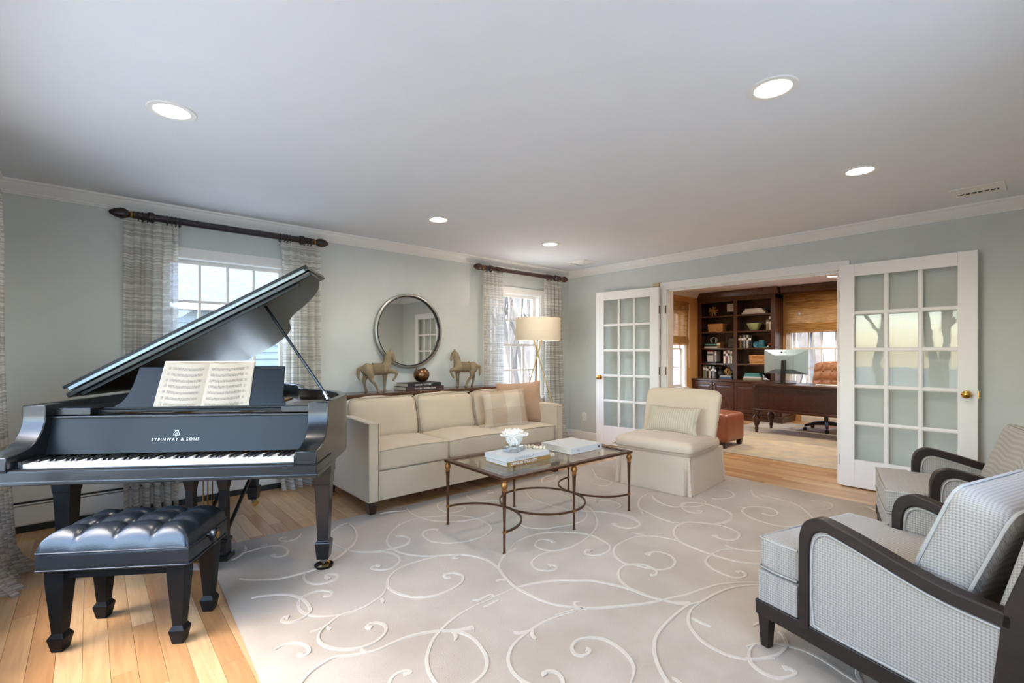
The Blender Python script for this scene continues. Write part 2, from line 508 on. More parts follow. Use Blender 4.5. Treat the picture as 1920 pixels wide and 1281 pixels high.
# basket weave of the armchairs
def weave(name, rgb, dark, k=330.0):
    m, N, L, b = new(name)
    tc = N.new('ShaderNodeTexCoord')
    outs = []
    for d in ((1,1,1),(-1,1,-1)):
        dt = N.new('ShaderNodeVectorMath'); dt.operation = 'DOT_PRODUCT'; dt.inputs[1].default_value = d
        L.new(tc.outputs['Object'], dt.inputs[0])
        mu = N.new('ShaderNodeMath'); mu.operation = 'MULTIPLY'; mu.inputs[1].default_value = k; L.new(dt.outputs['Value'], mu.inputs[0])
        si = N.new('ShaderNodeMath'); si.operation = 'SINE'; L.new(mu.outputs[0], si.inputs[0]); outs.append(si)
    pr = N.new('ShaderNodeMath'); pr.operation = 'MULTIPLY'; L.new(outs[0].outputs[0], pr.inputs[0]); L.new(outs[1].outputs[0], pr.inputs[1])
    ma = N.new('ShaderNodeMapRange'); ma.inputs[1].default_value = -.8; ma.inputs[2].default_value = .3
    L.new(pr.outputs[0], ma.inputs[0])
    mx = N.new('ShaderNodeMix'); mx.data_type = 'RGBA'; mx.inputs[6].default_value = srgb(*dark); mx.inputs[7].default_value = srgb(*rgb)
    L.new(ma.outputs[0], mx.inputs[0]); L.new(mx.outputs[2], b.inputs['Base Color'])
    b.inputs['Roughness'].default_value = .9; b.inputs['Sheen Weight'].default_value = .15
    bp = N.new('ShaderNodeBump'); bp.inputs['Strength'].default_value = .4; bp.inputs['Distance'].default_value = .003
    L.new(pr.outputs[0], bp.inputs['Height']); L.new(bp.outputs[0], b.inputs['Normal'])
weave('weave_fabric', (168,160,149), (138,131,121))
P('weave_piping', (168,162,152), .85, var=.05, bump=.3, bscale=300)

# plaid cushion: wide woven bands
m, N, L, b = new('plaid_fabric')
tc = N.new('ShaderNodeTexCoord'); sp = N.new('ShaderNodeSeparateXYZ'); L.new(tc.outputs['Object'], sp.inputs[0])
vals = []
for ax in (0, 2):
    mu = N.new('ShaderNodeMath'); mu.operation = 'MULTIPLY'; mu.inputs[1].default_value = 2*PI/.30; L.new(sp.outputs[ax], mu.inputs[0])
    si = N.new('ShaderNodeMath'); si.operation = 'SINE'; L.new(mu.outputs[0], si.inputs[0])
    gt = N.new('ShaderNodeMath'); gt.operation = 'GREATER_THAN'; gt.inputs[1].default_value = 0; L.new(si.outputs[0], gt.inputs[0]); vals.append(gt)
su = N.new('ShaderNodeMath'); su.operation = 'ADD'; L.new(vals[0].outputs[0], su.inputs[0]); L.new(vals[1].outputs[0], su.inputs[1])
di = N.new('ShaderNodeMath'); di.operation = 'MULTIPLY'; di.inputs[1].default_value = .5; L.new(su.outputs[0], di.inputs[0])
mx = N.new('ShaderNodeMix'); mx.data_type = 'RGBA'; mx.inputs[6].default_value = srgb(172,146,120); mx.inputs[7].default_value = srgb(194,174,150)
L.new(di.outputs[0], mx.inputs[0]); L.new(mx.outputs[2], b.inputs['Base Color']); b.inputs['Roughness'].default_value = .9

# lumbar pillow stripes
m, N, L, b = new('stripe_fabric')
tc = N.new('ShaderNodeTexCoord'); wv = N.new('ShaderNodeTexWave'); wv.inputs['Scale'].default_value = 14; wv.bands_direction = 'X'
L.new(tc.outputs['Object'], wv.inputs[0])
mx = N.new('ShaderNodeMix'); mx.data_type = 'RGBA'; mx.inputs[6].default_value = srgb(180,167,142); mx.inputs[7].default_value = srgb(194,182,158)
L.new(wv.outputs[1], mx.inputs[0]); L.new(mx.outputs[2], b.inputs['Base Color']); b.inputs['Roughness'].default_value = .9

# semi-sheer curtain with horizontal slubs
def curtain_mat(name, rgb, rgb2):
    m, N, L, b = new(name)
    N.remove(b)
    tc = N.new('ShaderNodeTexCoord'); mp = N.new('ShaderNodeMapping'); mp.inputs['Scale'].default_value = (1.3,1.3,62)
    L.new(tc.outputs['Object'], mp.inputs[0])
    nz = N.new('ShaderNodeTexNoise'); nz.inputs['Scale'].default_value = 1.6; nz.inputs['Detail'].default_value = 3; L.new(mp.outputs[0], nz.inputs[0])
    ma = N.new('ShaderNodeMapRange'); ma.inputs[1].default_value = .42; ma.inputs[2].default_value = .58; L.new(nz.outputs[0], ma.inputs[0])
    mx = N.new('ShaderNodeMix'); mx.data_type = 'RGBA'; mx.inputs[6].default_value = srgb(*rgb2); mx.inputs[7].default_value = srgb(*rgb); L.new(ma.outputs[0], mx.inputs[0])
    df = N.new('ShaderNodeBsdfDiffuse'); tl = N.new('ShaderNodeBsdfTranslucent'); tr = N.new('ShaderNodeBsdfTransparent')
    L.new(mx.outputs[2], df.inputs[0]); L.new(mx.outputs[2], tl.inputs[0])
    m1 = N.new('ShaderNodeMixShader'); m1.inputs[0].default_value = .45; L.new(df.outputs[0], m1.inputs[1]); L.new(tl.outputs[0], m1.inputs[2])
    m2 = N.new('ShaderNodeMixShader')
    mr = N.new('ShaderNodeMapRange'); mr.inputs[1].default_value = 0; mr.inputs[2].default_value = 1; mr.inputs[3].default_value = .28; mr.inputs[4].default_value = .04
    L.new(ma.outputs[0], mr.inputs[0]); L.new(mr.outputs[0], m2.inputs[0]); L.new(m1.outputs[0], m2.inputs[1]); L.new(tr.outputs[0], m2.inputs[2])
    L.new(m2.outputs[0], N['Material Output'].inputs[0])
curtain_mat('curtain_sheer', (228,224,216), (204,199,190))

# linen lamp shade, lit from inside
m, N, L, b = new('shade_linen')
N.remove(b)
df = N.new('ShaderNodeBsdfDiffuse'); tl = N.new('ShaderNodeBsdfTranslucent'); df.inputs[0].default_value = srgb(232,222,206); tl.inputs[0].default_value = srgb(238,228,210)
nz = N.new('ShaderNodeTexNoise'); nz.inputs['Scale'].default_value = 160
bp = N.new('ShaderNodeBump'); bp.inputs['Strength'].default_value = .2; bp.inputs['Distance'].default_value = .002; L.new(nz.outputs[0], bp.inputs['Height']); L.new(bp.outputs[0], df.inputs['Normal'])
mx = N.new('ShaderNodeMixShader'); mx.inputs[0].default_value = .22; L.new(df.outputs[0], mx.inputs[1]); L.new(tl.outputs[0], mx.inputs[2]); L.new(mx.outputs[0], N['Material Output'].inputs[0])

# woven roman blind with daylight coming through
m, N, L, b = new('blind_weave')
N.remove(b)
tc = N.new('ShaderNodeTexCoord'); mp = N.new('ShaderNodeMapping'); mp.inputs['Scale'].default_value = (3,3,60); L.new(tc.outputs['Object'], mp.inputs[0])
nz = N.new('ShaderNodeTexNoise'); nz.inputs['Scale'].default_value = 2.0; nz.inputs['Detail'].default_value = 4; L.new(mp.outputs[0], nz.inputs[0])
rp = N.new('ShaderNodeValToRGB'); rp.color_ramp.elements[0].position=.35; rp.color_ramp.elements[1].position=.65
rp.color_ramp.elements[0].color = srgb(158,112,60); rp.color_ramp.elements[1].color = srgb(206,164,106); L.new(nz.outputs[0], rp.inputs[0])
df = N.new('ShaderNodeBsdfDiffuse'); tl = N.new('ShaderNodeBsdfTranslucent'); L.new(rp.outputs[0], df.inputs[0]); L.new(rp.outputs[0], tl.inputs[0])
mx = N.new('ShaderNodeMixShader'); mx.inputs[0].default_value = .4; L.new(df.outputs[0], mx.inputs[1]); L.new(tl.outputs[0], mx.inputs[2])
tr = N.new('ShaderNodeBsdfTransparent'); m2 = N.new('ShaderNodeMixShader'); m2.inputs[0].default_value = .22; L.new(mx.outputs[0], m2.inputs[1]); L.new(tr.outputs[0], m2.inputs[2])
L.new(m2.outputs[0], N['Material Output'].inputs[0])
# ================================================================ the setting
XL, XR, YF, YB, ZC = -0.52, 5.35, -0.35, 4.77, 2.44      # living room
OX0, OX1, OY0 = 5.47, 9.65, 0.55                         # study behind the right wall
W1 = (.438, 1.402, .64, 2.05); W2 = (3.786, 4.750, .64, 2.05)    # holes of the back-wall windows (x0, x1, z0, z1)
WOL = (7.75, 8.73, .58, 2.05); WOB = (2.22, 3.18, .58, 2.05)     # study windows
WL = (.85, 3.45, .50, 2.02)                                      # picture window in the left wall (y0, y1, z0, z1)
DOOR = (1.345, 3.15, -.02, 2.03)

struct(holed(XL-.18, XR+.12, 0, ZC, [W1, W2], YB, YB+.18, lambda u,q,t: (u,t,q)).build('wall_back', 'wall_paint'))
struct(holed(XR+.12, OX1+.18, 0, ZC, [WOL], YB, YB+.18, lambda u,q,t: (u,t,q)).build('wall_study_side', 'office_paint'))
struct(holed(YF-.15, YB, 0, ZC, [WL], XL-.18, XL, lambda u,q,t: (t,u,q)).build('wall_left', 'wall_paint'))
o = struct(holed(YF-.15, YB, 0, ZC, [DOOR], XR, XR+.12, lambda u,q,t: (t,u,q)).build('wall_right', 'wall_paint'))
WF = (.30, 2.40, .75, 2.05)                                      # added unseen window behind the camera, lights the room (x0, x1, z0, z1)
struct(holed(XL, XR, 0, ZC, [WF], YF-.15, YF, lambda u,q,t: (u,t,q)).build('wall_front', 'wall_paint'))
struct(holed(OY0-.15, YB, 0, ZC, [WOB], OX1, OX1+.18, lambda u,q,t: (t,u,q)).build('wall_study_back', 'office_paint'))
struct(bx(OX0, OX1, OY0-.15, OY0, 0, ZC).build('wall_study_front', 'office_paint'))
struct(bx(XL-.18, OX1+.18, YF-.15, YB+.18, ZC, ZC+.12).build('ceiling', 'ceiling_paint'))

# ---- floor: a slab and oak strips that run towards the back wall
floor = struct(bx(XL-.18, OX1+.18, YF-.15, YB+.18, -.14, -.02).build('floor', 'oak'))
SW = .083
rest = MB()
def plank_mb(x0, x1, y0, y1):
    c = .0012
    return MB().add([(x0,y0,-.02),(x1,y0,-.02),(x1,y1,-.02),(x0,y1,-.02),(x0+.0004,y0+.0004,-c),(x1-.0004,y0+.0004,-c),(x1-.0004,y1-.0004,-c),(x0+.0004,y1-.0004,-c),
                     (x0+c,y0+c,0),(x1-c,y0+c,0),(x1-c,y1-c,0),(x0+c,y1-c,0)],
                    [(8,9,10,11)]+[(a,(a+1)%4,4+(a+1)%4,4+a) for a in range(4)]+[(4+a,4+(a+1)%4,8+(a+1)%4,8+a) for a in range(4)])
rnd = random.Random(3)
npl = 0
x = XL
while x < OX1-.001:
    x1 = min(x+SW, OX1)
    lo, hi = (YF, YB) if x1 < XR+.1 else ((OY0, YB) if x > XR+.05 else (DOOR[0], DOOR[1]))
    if XR-.01 < x1 and x < OX0: lo, hi = max(lo, DOOR[0]) if x > XR-.05 else lo, min(hi, DOOR[1]) if x > XR-.05 else hi
    y = lo - rnd.random()*.9
    while y < hi:
        ln = rnd.choice((.7,.95,1.2,1.45,.55))
        y0, y1 = max(y, lo), min(y+ln, hi)
        y += ln
        if y1-y0 < .02: continue
        cx, cy = (x+x1)/2, (y0+y1)/2
        seen = (cx < .62 and y1 > 1.1) or (.6 <= cx < 1.95 and y1 > 3.45) or (4.72 < cx < 6.05 and y1 > .9 and y0 < 3.4) or (8.2 < cx < 9.1 and y1 > 1.9 and y0 < 3.6)
        mb = plank_mb(x, x1, y0, y1)
        if seen and npl < 300:
            ob = MB().add([(a-cx, b_-cy, c_) for a, b_, c_ in mb.v], mb.f).build('plank', 'oak', floor); ob.location = (cx, cy, 0); npl += 1
        else: rest.add(mb.v, mb.f)
    x = x1
tag(rest.build('planks', 'oak', floor), kind='stuff')

# ---- crown moulding and baseboards, swept round each room
def ring_sweep(x0, x1, y0, y1, prof):
    mb = MB(); n = len(prof)
    for d, z in prof: mb.v += [(x0+d,y0+d,z),(x1-d,y0+d,z),(x1-d,y1-d,z),(x0+d,y1-d,z)]
    for i in range(n):
        j = (i+1) % n
        for k in range(4): mb.f.append((i*4+k, i*4+(k+1)%4, j*4+(k+1)%4, j*4+k))
    return mb
crown = [(0,2.348),(.012,2.348),(.015,2.356),(.022,2.36),(.024,2.368),(.036,2.378),(.055,2.402),(.064,2.412),(.066,2.42),(.076,2.425),(.08,2.434),(.08,2.4405),(0,2.4405)]
struct(ring_sweep(XL, XR, YF, YB, crown).build('trim_1', 'trim_paint', smooth=30))
struct(ring_sweep(OX0, OX1, OY0, YB, crown).build('trim_2', 'trim_paint', smooth=30))
def base_run(name, a, b, side):
    pr = [(0,0),(.014,0),(.014,.085),(.011,.1),(.006,.11),(0,.112)]
    fn = {'right': lambda d,z,t: (XR-d,t,z), 'left': lambda d,z,t: (XL+d,t,z), 'front': lambda d,z,t: (t,YF+d,z), 'back': lambda d,z,t: (t,YB-d,z),
          'study_back': lambda d,z,t: (OX1-d,t,z), 'study_side': lambda d,z,t: (t,YB-d,z)}[side]
    return struct(MB().prism(pr, a, b, fn).build(name, 'trim_paint'))
base_run('baseboard_right', 3.235, YB, 'right'); base_run('baseboard_right', YF, 1.26, 'right')
base_run('baseboard_left', YF, YB-.09, 'left'); base_run('baseboard_front', XL, XR, 'front'); base_run('baseboard_back', 1.75, XR, 'back')
base_run('baseboard_study', OY0, 3.0, 'study_back')

# ---- casing of the wide opening
cs = struct_root('trim_3')
bx(XR-.018, XR, 3.15, 3.235, 0, 2.03).build('casing_board', 'trim_paint', cs, bevel=.004)
bx(XR-.018, XR, 1.26, 1.345, 0, 2.03).build('casing_board', 'trim_paint', cs, bevel=.004)
bx(XR-.018, XR, 1.255, 3.24, 2.03, 2.12).build('casing_head', 'trim_paint', cs, bevel=.004)
bx(XR-.002, XR+.122, 3.138, 3.151, 0, 2.031).build('jamb', 'trim_paint', cs)
bx(XR-.002, XR+.122, 1.344, 1.357, 0, 2.031).build('jamb', 'trim_paint', cs)
bx(XR-.002, XR+.122, 1.35, 3.145, 2.018, 2.031).build('head_jamb', 'trim_paint', cs)
bx(XR+.02, XR+.05, 1.36, 3.135, 2.004, 2.018).build('door_stop', 'trim_paint', cs)
for yy in (3.15, 1.26):
    bx(OX0, OX0+.018, yy, yy+.085, 0, 2.03).build('casing_board', 'trim_paint', cs)
bx(OX0, OX0+.018, 1.255, 3.24, 2.03, 2.12).build('casing_head', 'trim_paint', cs)
for zz in (1.78, 1.02, .25):
    MB().tube([(XR-.026,3.156,zz-.05),(XR-.026,3.156,zz+.05)], .008, 8).build('hinge', 'hinge_metal', cs)

# ---- windows: frame, two sashes, bars and every pane
def window(name, hole, fn, cols=4, rows=2, depth=.18):
    "fn(u, t, z): u along the wall, t from the room face outwards"
    u0, u1, z0, z1 = hole
    root = struct_root(name)
    def bar(nm, a, b, c, d, e, f, m='trim_paint'):
        mb = bx(a,b,c,d,e,f); mb.v = [fn(*p) for p in mb.v]; return mb.build(nm, m, root)
    cw = .068
    bar('casing_board', u0-cw, u0, -.018, 0, z0-.02, z1); bar('casing_board', u1, u1+cw, -.018, 0, z0-.02, z1)
    bar('casing_head', u0-cw, u1+cw, -.02, 0, z1, z1+cw)
    bar('sill', u0-cw-.02, u1+cw+.02, -.05, .06, z0-.03, z0); bar('apron', u0-cw, u1+cw, -.015, 0, z0-.1, z0-.03)
    bar('jamb', u0, u0+.02, 0, depth, z0, z1); bar('jamb', u1-.02, u1, 0, depth, z0, z1); bar('head_jamb', u0+.02, u1-.02, 0, depth, z1-.015, z1)
    mid = (z0+z1)/2+.005
    for si, (a, b, t) in enumerate(((mid-.017, z1-.015, .09), (z0, mid+.017, .055))):
        l, r_ = u0+.02, u1-.02
        bar('sash_stile', l, l+.042, t, t+.033, a, b); bar('sash_stile', r_-.042, r_, t, t+.033, a, b)
        bar('sash_rail', l+.042, r_-.042, t, t+.033, b-.034, b); bar('sash_rail', l+.042, r_-.042, t, t+.033, a, a+(.034 if si == 0 else .05))
        ga, gb = a+(.034 if si == 0 else .05), b-.034
        gl, gr = l+.042, r_-.042
        pw_, ph = (gr-gl)/cols, (gb-ga)/rows
        for i in range(1, cols): bar('muntin', gl+i*pw_-.011, gl+i*pw_+.011, t+.006, t+.026, ga, gb)
        for j in range(1, rows): bar('muntin', gl, gr, t+.007, t+.025, ga+j*ph-.011, ga+j*ph+.011)
        for i in range(cols):
            for j in range(rows): bar('pane', gl+i*pw_, gl+(i+1)*pw_, t+.0145, t+.0165, ga+j*ph, ga+(j+1)*ph, 'pane_glass')
    return root
window('window_1', W1, lambda u,t,z: (u, YB+t, z))
window('window_2', W2, lambda u,t,z: (u, YB+t, z))
window('window_3', WOL, lambda u,t,z: (u, YB+t, z), cols=3)
window('window_4', WOB, lambda u,t,z: (OX1+t, u, z))
# picture window beside the camera and the added one behind it
def picture_window(name, hole, fn):
    root = struct_root(name)
    y0, y1, z0, z1 = hole
    def bar(nm, a, b_, c, d, e, f, m='trim_paint'):
        mb = bx(a,b_,c,d,e,f); mb.v = [fn(*p) for p in mb.v]; return mb.build(nm, m, root)
    bar('casing_board',y0-.07,y0,-.018,0,z0-.02,z1); bar('casing_board',y1,y1+.07,-.018,0,z0-.02,z1)
    bar('casing_head',y0-.07,y1+.07,-.02,0,z1,z1+.07); bar('sill',y0-.09,y1+.09,-.05,.05,z0-.03,z0)
    ys = [y0, y0+.55, y1-.55, y1]
    for k in range(3):
        a, b_ = ys[k], ys[k+1]
        for p, q, c, d in ((a,a+.045,z0,z1),(b_-.045,b_,z0,z1),(a+.045,b_-.045,z0,z0+.05),(a+.045,b_-.045,z1-.05,z1)): bar('sash_frame',p,q,.07,.12,c,d)
        bar('pane',a+.045,b_-.045,.093,.097,z0+.05,z1-.05,'pane_glass')
picture_window('window_5', WL, lambda u,t,z: (XL-t,u,z))
picture_window('added_window', WF, lambda u,t,z: (u,YF-t,z))

# ---- french doors
def french_door(name, hinge, ang, width, flip):
    "local x from the hinge to the free edge, y through the thickness"
    root = struct_root(name); root.location = (hinge[0], hinge[1], 0); root.rotation_euler = (0,0,ang)
    H0, H1, T = .012, 2.062, .022
    st, tr, br, mu = .118, .112, .255, .026
    bx(0, st, -T, T, H0, H1).build('stile','door_paint',root,bevel=.003); bx(width-st, width, -T, T, H0, H1).build('stile','door_paint',root,bevel=.003)
    bx(st, width-st, -T, T, H1-tr, H1).build('rail','door_paint',root,bevel=.003); bx(st, width-st, -T, T, H0, H0+br).build('rail','door_paint',root,bevel=.003)
    gx0, gx1, gz0, gz1 = st, width-st, H0+br, H1-tr
    pw_, ph = (gx1-gx0)/3, (gz1-gz0)/5
    def mbar(a, b, c, d):
        t = T*.8; mb = MB()
        if b-a > d-c: pr = [(-t+.006,c-.004),(-t,c+.006),(-t,d-.006),(-t+.006,d+.004),(t-.006,d+.004),(t,d-.006),(t,c+.006),(t-.006,c-.004)]; mb.prism(pr, a, b, lambda p,q,s: (s,p,q))
        else: pr = [(a-.004,-t+.006),(a+.006,-t),(b-.006,-t),(b+.004,-t+.006),(b+.004,t-.006),(b-.006,t),(a+.006,t),(a-.004,t-.006)]; mb.prism(pr, c, d, lambda p,q,s: (p,q,s))
        mb.build('muntin','door_paint',root)
    for i in (1,2): mbar(gx0+i*pw_-mu/2, gx0+i*pw_+mu/2, gz0, gz1)
    for j in (1,2,3,4): mbar(gx0, gx1, gz0+j*ph-mu/2, gz0+j*ph+mu/2)
    for i in range(3):
        for j in range(5): bx(gx0+i*pw_, gx0+(i+1)*pw_, -.002, .002, gz0+j*ph, gz0+(j+1)*ph).build('pane','door_glass',root)
    for s in (-1,1):
        mb = MB().lathe([(.031,T),(.031,T+.005),(.012,T+.008),(.011,T+.03),(.024,T+.036),(.031,T+.048),(.029,T+.06),(.018,T+.067),(.0,T+.068)], 20, ax='y')
        mb.v = [(width-.062+p[0], s*p[1], .915+p[2]) for p in mb.v]
        mb.build('knob','brass',root,smooth=40)
    bx(width, width+.006, -.012, .012, .885, .945).build('latch','brass',root)
    for zz in (1.78,1.02,.25):
        bx(-.003, .002, -T*.9, T*.9, zz-.05, zz+.05).build('hinge_leaf','hinge_metal',root)
    return root
french_door('door_1', (5.292, 3.222), math.atan2(4.118-3.222, 5.195-5.292), .90, 1)
french_door('door_2', (5.286, 1.318), math.atan2(.385-1.318, 5.272-5.286), .933, 1)

# ---- small fixtures of the walls and ceiling
t = thing('baseboard_heater', 'long white baseboard heater with dark slot behind the piano', 'heater', (XL+.02, YB, 0))
hl = 2.2
MB().prism([(-.001,.05),(-.06,.05),(-.066,.06),(-.066,.185),(-.001,.185)], 0, hl, lambda p,q,s: (s,p,q)).build('front_panel','heater_paint',t)
MB().prism([(-.001,.215),(-.052,.213),(-.058,.22),(-.05,.36),(-.04,.375),(-.001,.38)], 0, hl, lambda p,q,s: (s,p,q)).build('top_cover','heater_paint',t)
bx(0, hl, -.04, -.001, .03, .36).build('core','black_slot',t)
bx(0, hl, -.055, -.001, .0, .05).build('kick_strip','black_slot',t)
bx(0, hl, -.064, -.05, .192, .2).build('damper','heater_paint',t)

t = thing('wall_outlet', 'white wall outlet with plug low on wall beside left french door', 'outlet', (XR, 4.467, .326))
bx(-.006, 0, -.036, .036, -.058, .058).build('plate','outlet_plastic',t,bevel=.002)
bx(-.04, -.006, -.018, .018, .006, .04).build('plug','outlet_plastic',t,bevel=.004)
MB().tube(catmull([(-.03,0,.008),(-.035,.003,-.06),(-.02,.02,-.16),(-.015,.06,-.2),(-.015,.16,-.205)],4), .003, 6).build('cord','outlet_plastic',t,smooth=60)
t = tag(bx(XR-.035, XR, 3.245, 3.33, 2.07, 2.12).build('wall_sensor','tan_block',bevel=.004), 'small tan block mounted on wall above left french door', 'sensor')

def can_light(x, y, label, r=.075, watt=None, tint=(1,.91,.78), group='recessed ceiling lights', z=ZC):
    t = thing('recessed_light', label, 'ceiling light', (x, y, z), 0, group)
    MB().lathe([(r+.028,-.0005),(r+.026,-.006),(r+.012,-.008),(r+.002,-.006),(r,-.002),(r,-.0005)], 36, ring=True).build('trim_ring','trim_paint',t,smooth=50)
    MB().lathe([(0,-.0025),(r+.001,-.0025),(r+.001,-.0008),(0,-.0008)], 36).build('lens','lamp_lens',t)
    l = bpy.data.lights.new('lamp_light','AREA'); l.shape = 'DISK'; l.size = r*1.9; l.energy = watt or CAN_W; l.color = tint; l.spread = R(165)
    lo = bpy.data.objects.new('lamp_light', l); COL.objects.link(lo); lo.parent = t; lo.location = (0,0,-.012)
    return t
can_light(.303, 2.87, 'recessed ceiling light above the piano, leftmost in the room')
can_light(2.30, .83, 'large bright recessed ceiling light nearest the camera at upper right')
can_light(3.77, .83, 'recessed ceiling light near the slotted vent at far right')
can_light(2.34, 3.64, 'small recessed ceiling light in front of the round mirror wall')
can_light(3.79, 3.65, 'small recessed ceiling light nearest the corner ceiling vent')
can_light(8.69, 2.26, 'recessed ceiling light in the study above the desk', watt=22, tint=(1,.91,.76))
can_light(.75, .83, 'added recessed ceiling light beside the camera, out of the picture')  # unseen lamp added for fill, assumed from the lamp grid
can_light(7.0, 2.26, 'recessed ceiling light in the study near the doorway', watt=22, tint=(1,.91,.76))
can_light(7.4, 3.9, 'recessed ceiling light in the study near the side window', watt=22, tint=(1,.91,.76))

t = thing('ceiling_vent', 'slotted rectangular ceiling vent near crown moulding at upper right', 'vent', (4.86, .36, ZC))
holed(-.13,.13,-.145,.145,[(-.085,.085,-.11,.11)],-.008,-.0005,lambda u,q,s:(u,q,s)).build('frame','trim_paint',t,bevel=.002)
bx(-.085,.085,-.11,.11,-.002,-.0005).build('backing','black_slot',t)
for k in range(5):
    xx = -.08+k*.025
    MB().prism([(xx,-.003),(xx+.007,-.007),(xx+.009,-.006),(xx+.003,-.002)], -.11, .11, lambda p,q,s:(p,s,q)).build('slat','trim_paint',t)
for k in range(7):
    yy = -.1+k*.033
    MB().prism([(yy,-.003),(yy+.01,-.011),(yy+.012,-.01),(yy+.003,-.002)], .045, .085, lambda p,q,s:(s,p,q)).build('slat','trim_paint',t)
t = thing('ceiling_vent', 'square ceiling diffuser in the corner near the small window', 'vent', (4.87, 4.10, ZC))
for k, (a, zz) in enumerate(((.15,-.004),(.11,-.010),(.07,-.016))):
    mb = MB(); b_ = a-.032
    for q, h in ((a,-.0005),(a,zz),(b_,zz-.012),(b_,zz-.009)): mb.v += [(-q,-q,h),(q,-q,h),(q,q,h),(-q,q,h)]
    for i in range(3):
        for j in range(4): mb.f.append((i*4+j,i*4+(j+1)%4,(i+1)*4+(j+1)%4,(i+1)*4+j))
    mb.build('louver','trim_paint',t)
bx(-.045,.045,-.045,.045,-.03,-.026).build('centre_plate','trim_paint',t)
bx(-.12,.12,-.12,.12,-.002,-.0005).build('backing','black_slot',t)

# ================================================================ outdoors
struct(bx(-60, 70, -60, 80, -.62, -.5).build('ground', 'grass'))
hl_ = MB(); nh = 40
for i in range(nh+1):
    an = R(-35+165*i/nh)
    for r_, z_ in ((20,-.55),(24,1.2),(29,4.2),(35,7.5),(42,9.5)):
        zz = z_+(.9*noise.noise(Vector((an*3,r_*.2,0)))+.5*noise.noise(Vector((an*9,r_*.4,2))) if r_ > 20 else 0)
        if an > R(95): zz = -.55+(zz+.55)*max(.25, 1-(an-R(95))/R(20))
        hl_.v.append((3+r_*math.cos(an), 4+r_*math.sin(an), zz))
for i in range(nh):
    for j in range(4): hl_.f.append((i*5+j,(i+1)*5+j,(i+1)*5+j+1,i*5+j+1))
struct(hl_.build('hill_backdrop', 'woodland', smooth=179))  # added backdrop that keeps bright sky out of the window views
hs = thing('neighbour_house', 'pale clapboard house with grey roof seen through the window behind the piano', 'house', (1.5, 17, -.5))
nb = 14
bx(-5,8,.06,6,0,3.1).build('wall','siding',hs)
for k in range(nb): MB().prism([(0.0,k*.22),(.06,k*.22+.22),(.06,k*.22)], -5, 8, lambda p,q,s:(s,p,q)).build('clapboard','siding',hs)
MB().prism([(-.5,3.05),(-.5,3.2),(3,5.4),(6.5,3.2),(6.5,3.05)], -5.5, 8.5, lambda p,q,s:(s,p,q)).build('roof','roof_shingle',hs)
bx(-5.5,8.5,-.53,-.48,3.0,3.2).build('fascia','trim_paint',hs)
for xx in (1.2, 4.0, -2.6):
    f = bx(xx,xx+1.0,-.04,.03,1.2,2.7).build('window','trim_paint',hs)
    bx(xx+.1,xx+.47,-.06,-.04,1.3,2.6).build('pane','book_grey',f); bx(xx+.53,xx+.9,-.06,-.04,1.3,2.6).build('pane','book_grey',f)
def tree_mesh(seed, h=9.0):
    rn = random.Random(seed); mb = MB()
    def grow(p, d, ln, r, lvl):
        pts = [p]; q = Vector(p); dd = Vector(d).normalized(); n = 5
        for i in range(n):
            dd = (dd+Vector((rn.uniform(-.16,.16), rn.uniform(-.16,.16), rn.uniform(-.02,.12)))).normalized()
            q = q+dd*ln/n; pts.append(q.copy())
        mb.tube(pts, [r*(1-.75*i/n) for i in range(n+1)], 5 if lvl < 2 else 3)
        if lvl < 3:
            for k in range((9,5,3)[lvl]):
                f = rn.uniform(.25 if lvl == 0 else .15, .98); i = min(int(f*n), n-1)
                b0 = pts[i].lerp(pts[i+1], f*n-i); a = rn.uniform(0, 2*PI)
                nd = (pts[i+1]-pts[i]).normalized()*.7+Vector((math.cos(a), math.sin(a), rn.uniform(0,.6)))*.75
                grow(b0, nd, ln*rn.uniform(.3,.5), r*(1-.75*f)*.55, lvl+1)
    grow(Vector((0,0,-.1)), (0,0,1), h, .16, 0)
    return mb
tm = [tree_mesh(s, hh).build('bare_tree','bark') for s, hh in ((1,9),(2,8),(3,10),(4,7))]
spots = [(6.9,9.2),(8.9,9.6),(12.2,11.2),(11.2,15.6),(14.8,15),(7.2,15.5),(13.2,9.8),(15.5,3.3),(12.4,2.6),(12.8,3.7),(17.5,4.3),(18.5,2.4),(15.8,5.6),(20.5,4.4),(7.5,10),(9.2,11.5),(10.5,10.2),(11.5,13),(13,14.5),(9.5,15),(14.5,12),(7.8,13.5),(12,17),(6.3,12),(8.4,18),(16,17),(10.2,8.6),(8.2,8.4),
         (13.5,3.0),(14.5,4.2),(16,2.4),(17,5.0),(14,5.6),(18,3.6),(15,6.6),(19,1.6),(20,6),(13,4.4),(16.5,8),
         (10.5,24),(4,25),(1,24),(-1,26),(6.5,24),(-6,2.2),(-8,4),(-9,.8),(-7,6),(-11,3),(-12,6.5),(-10,-1.5)]
grp = {0:'bare trees beyond the window by the floor lamp', 1:'bare trees beyond the study window', 2:'bare trees behind the neighbouring house', 3:'bare trees on the lawn outside the picture window'}
lab = {0:'leafless tree in the woods seen through the window beside the floor lamp', 1:'leafless tree in the woods seen through the study window', 2:'leafless tree standing behind the pale neighbouring house', 3:'leafless tree on the lawn reflected in the right french door'}
for i, (x, y) in enumerate(spots):
    o = tm[i] if i < 4 else tm[i % 4].copy()
    if i >= 4: COL.objects.link(o)
    o.location = (x, y, -.5); o.rotation_euler = (0,0,i*1.3); s_ = .8+.05*(i % 7); o.scale = (s_,s_,s_)
    k = 3 if x < -4 else (2 if y > 20 else (1 if x > 12.3 and y < 9 else 0))
    tag(o, lab[k], 'tree', grp[k])
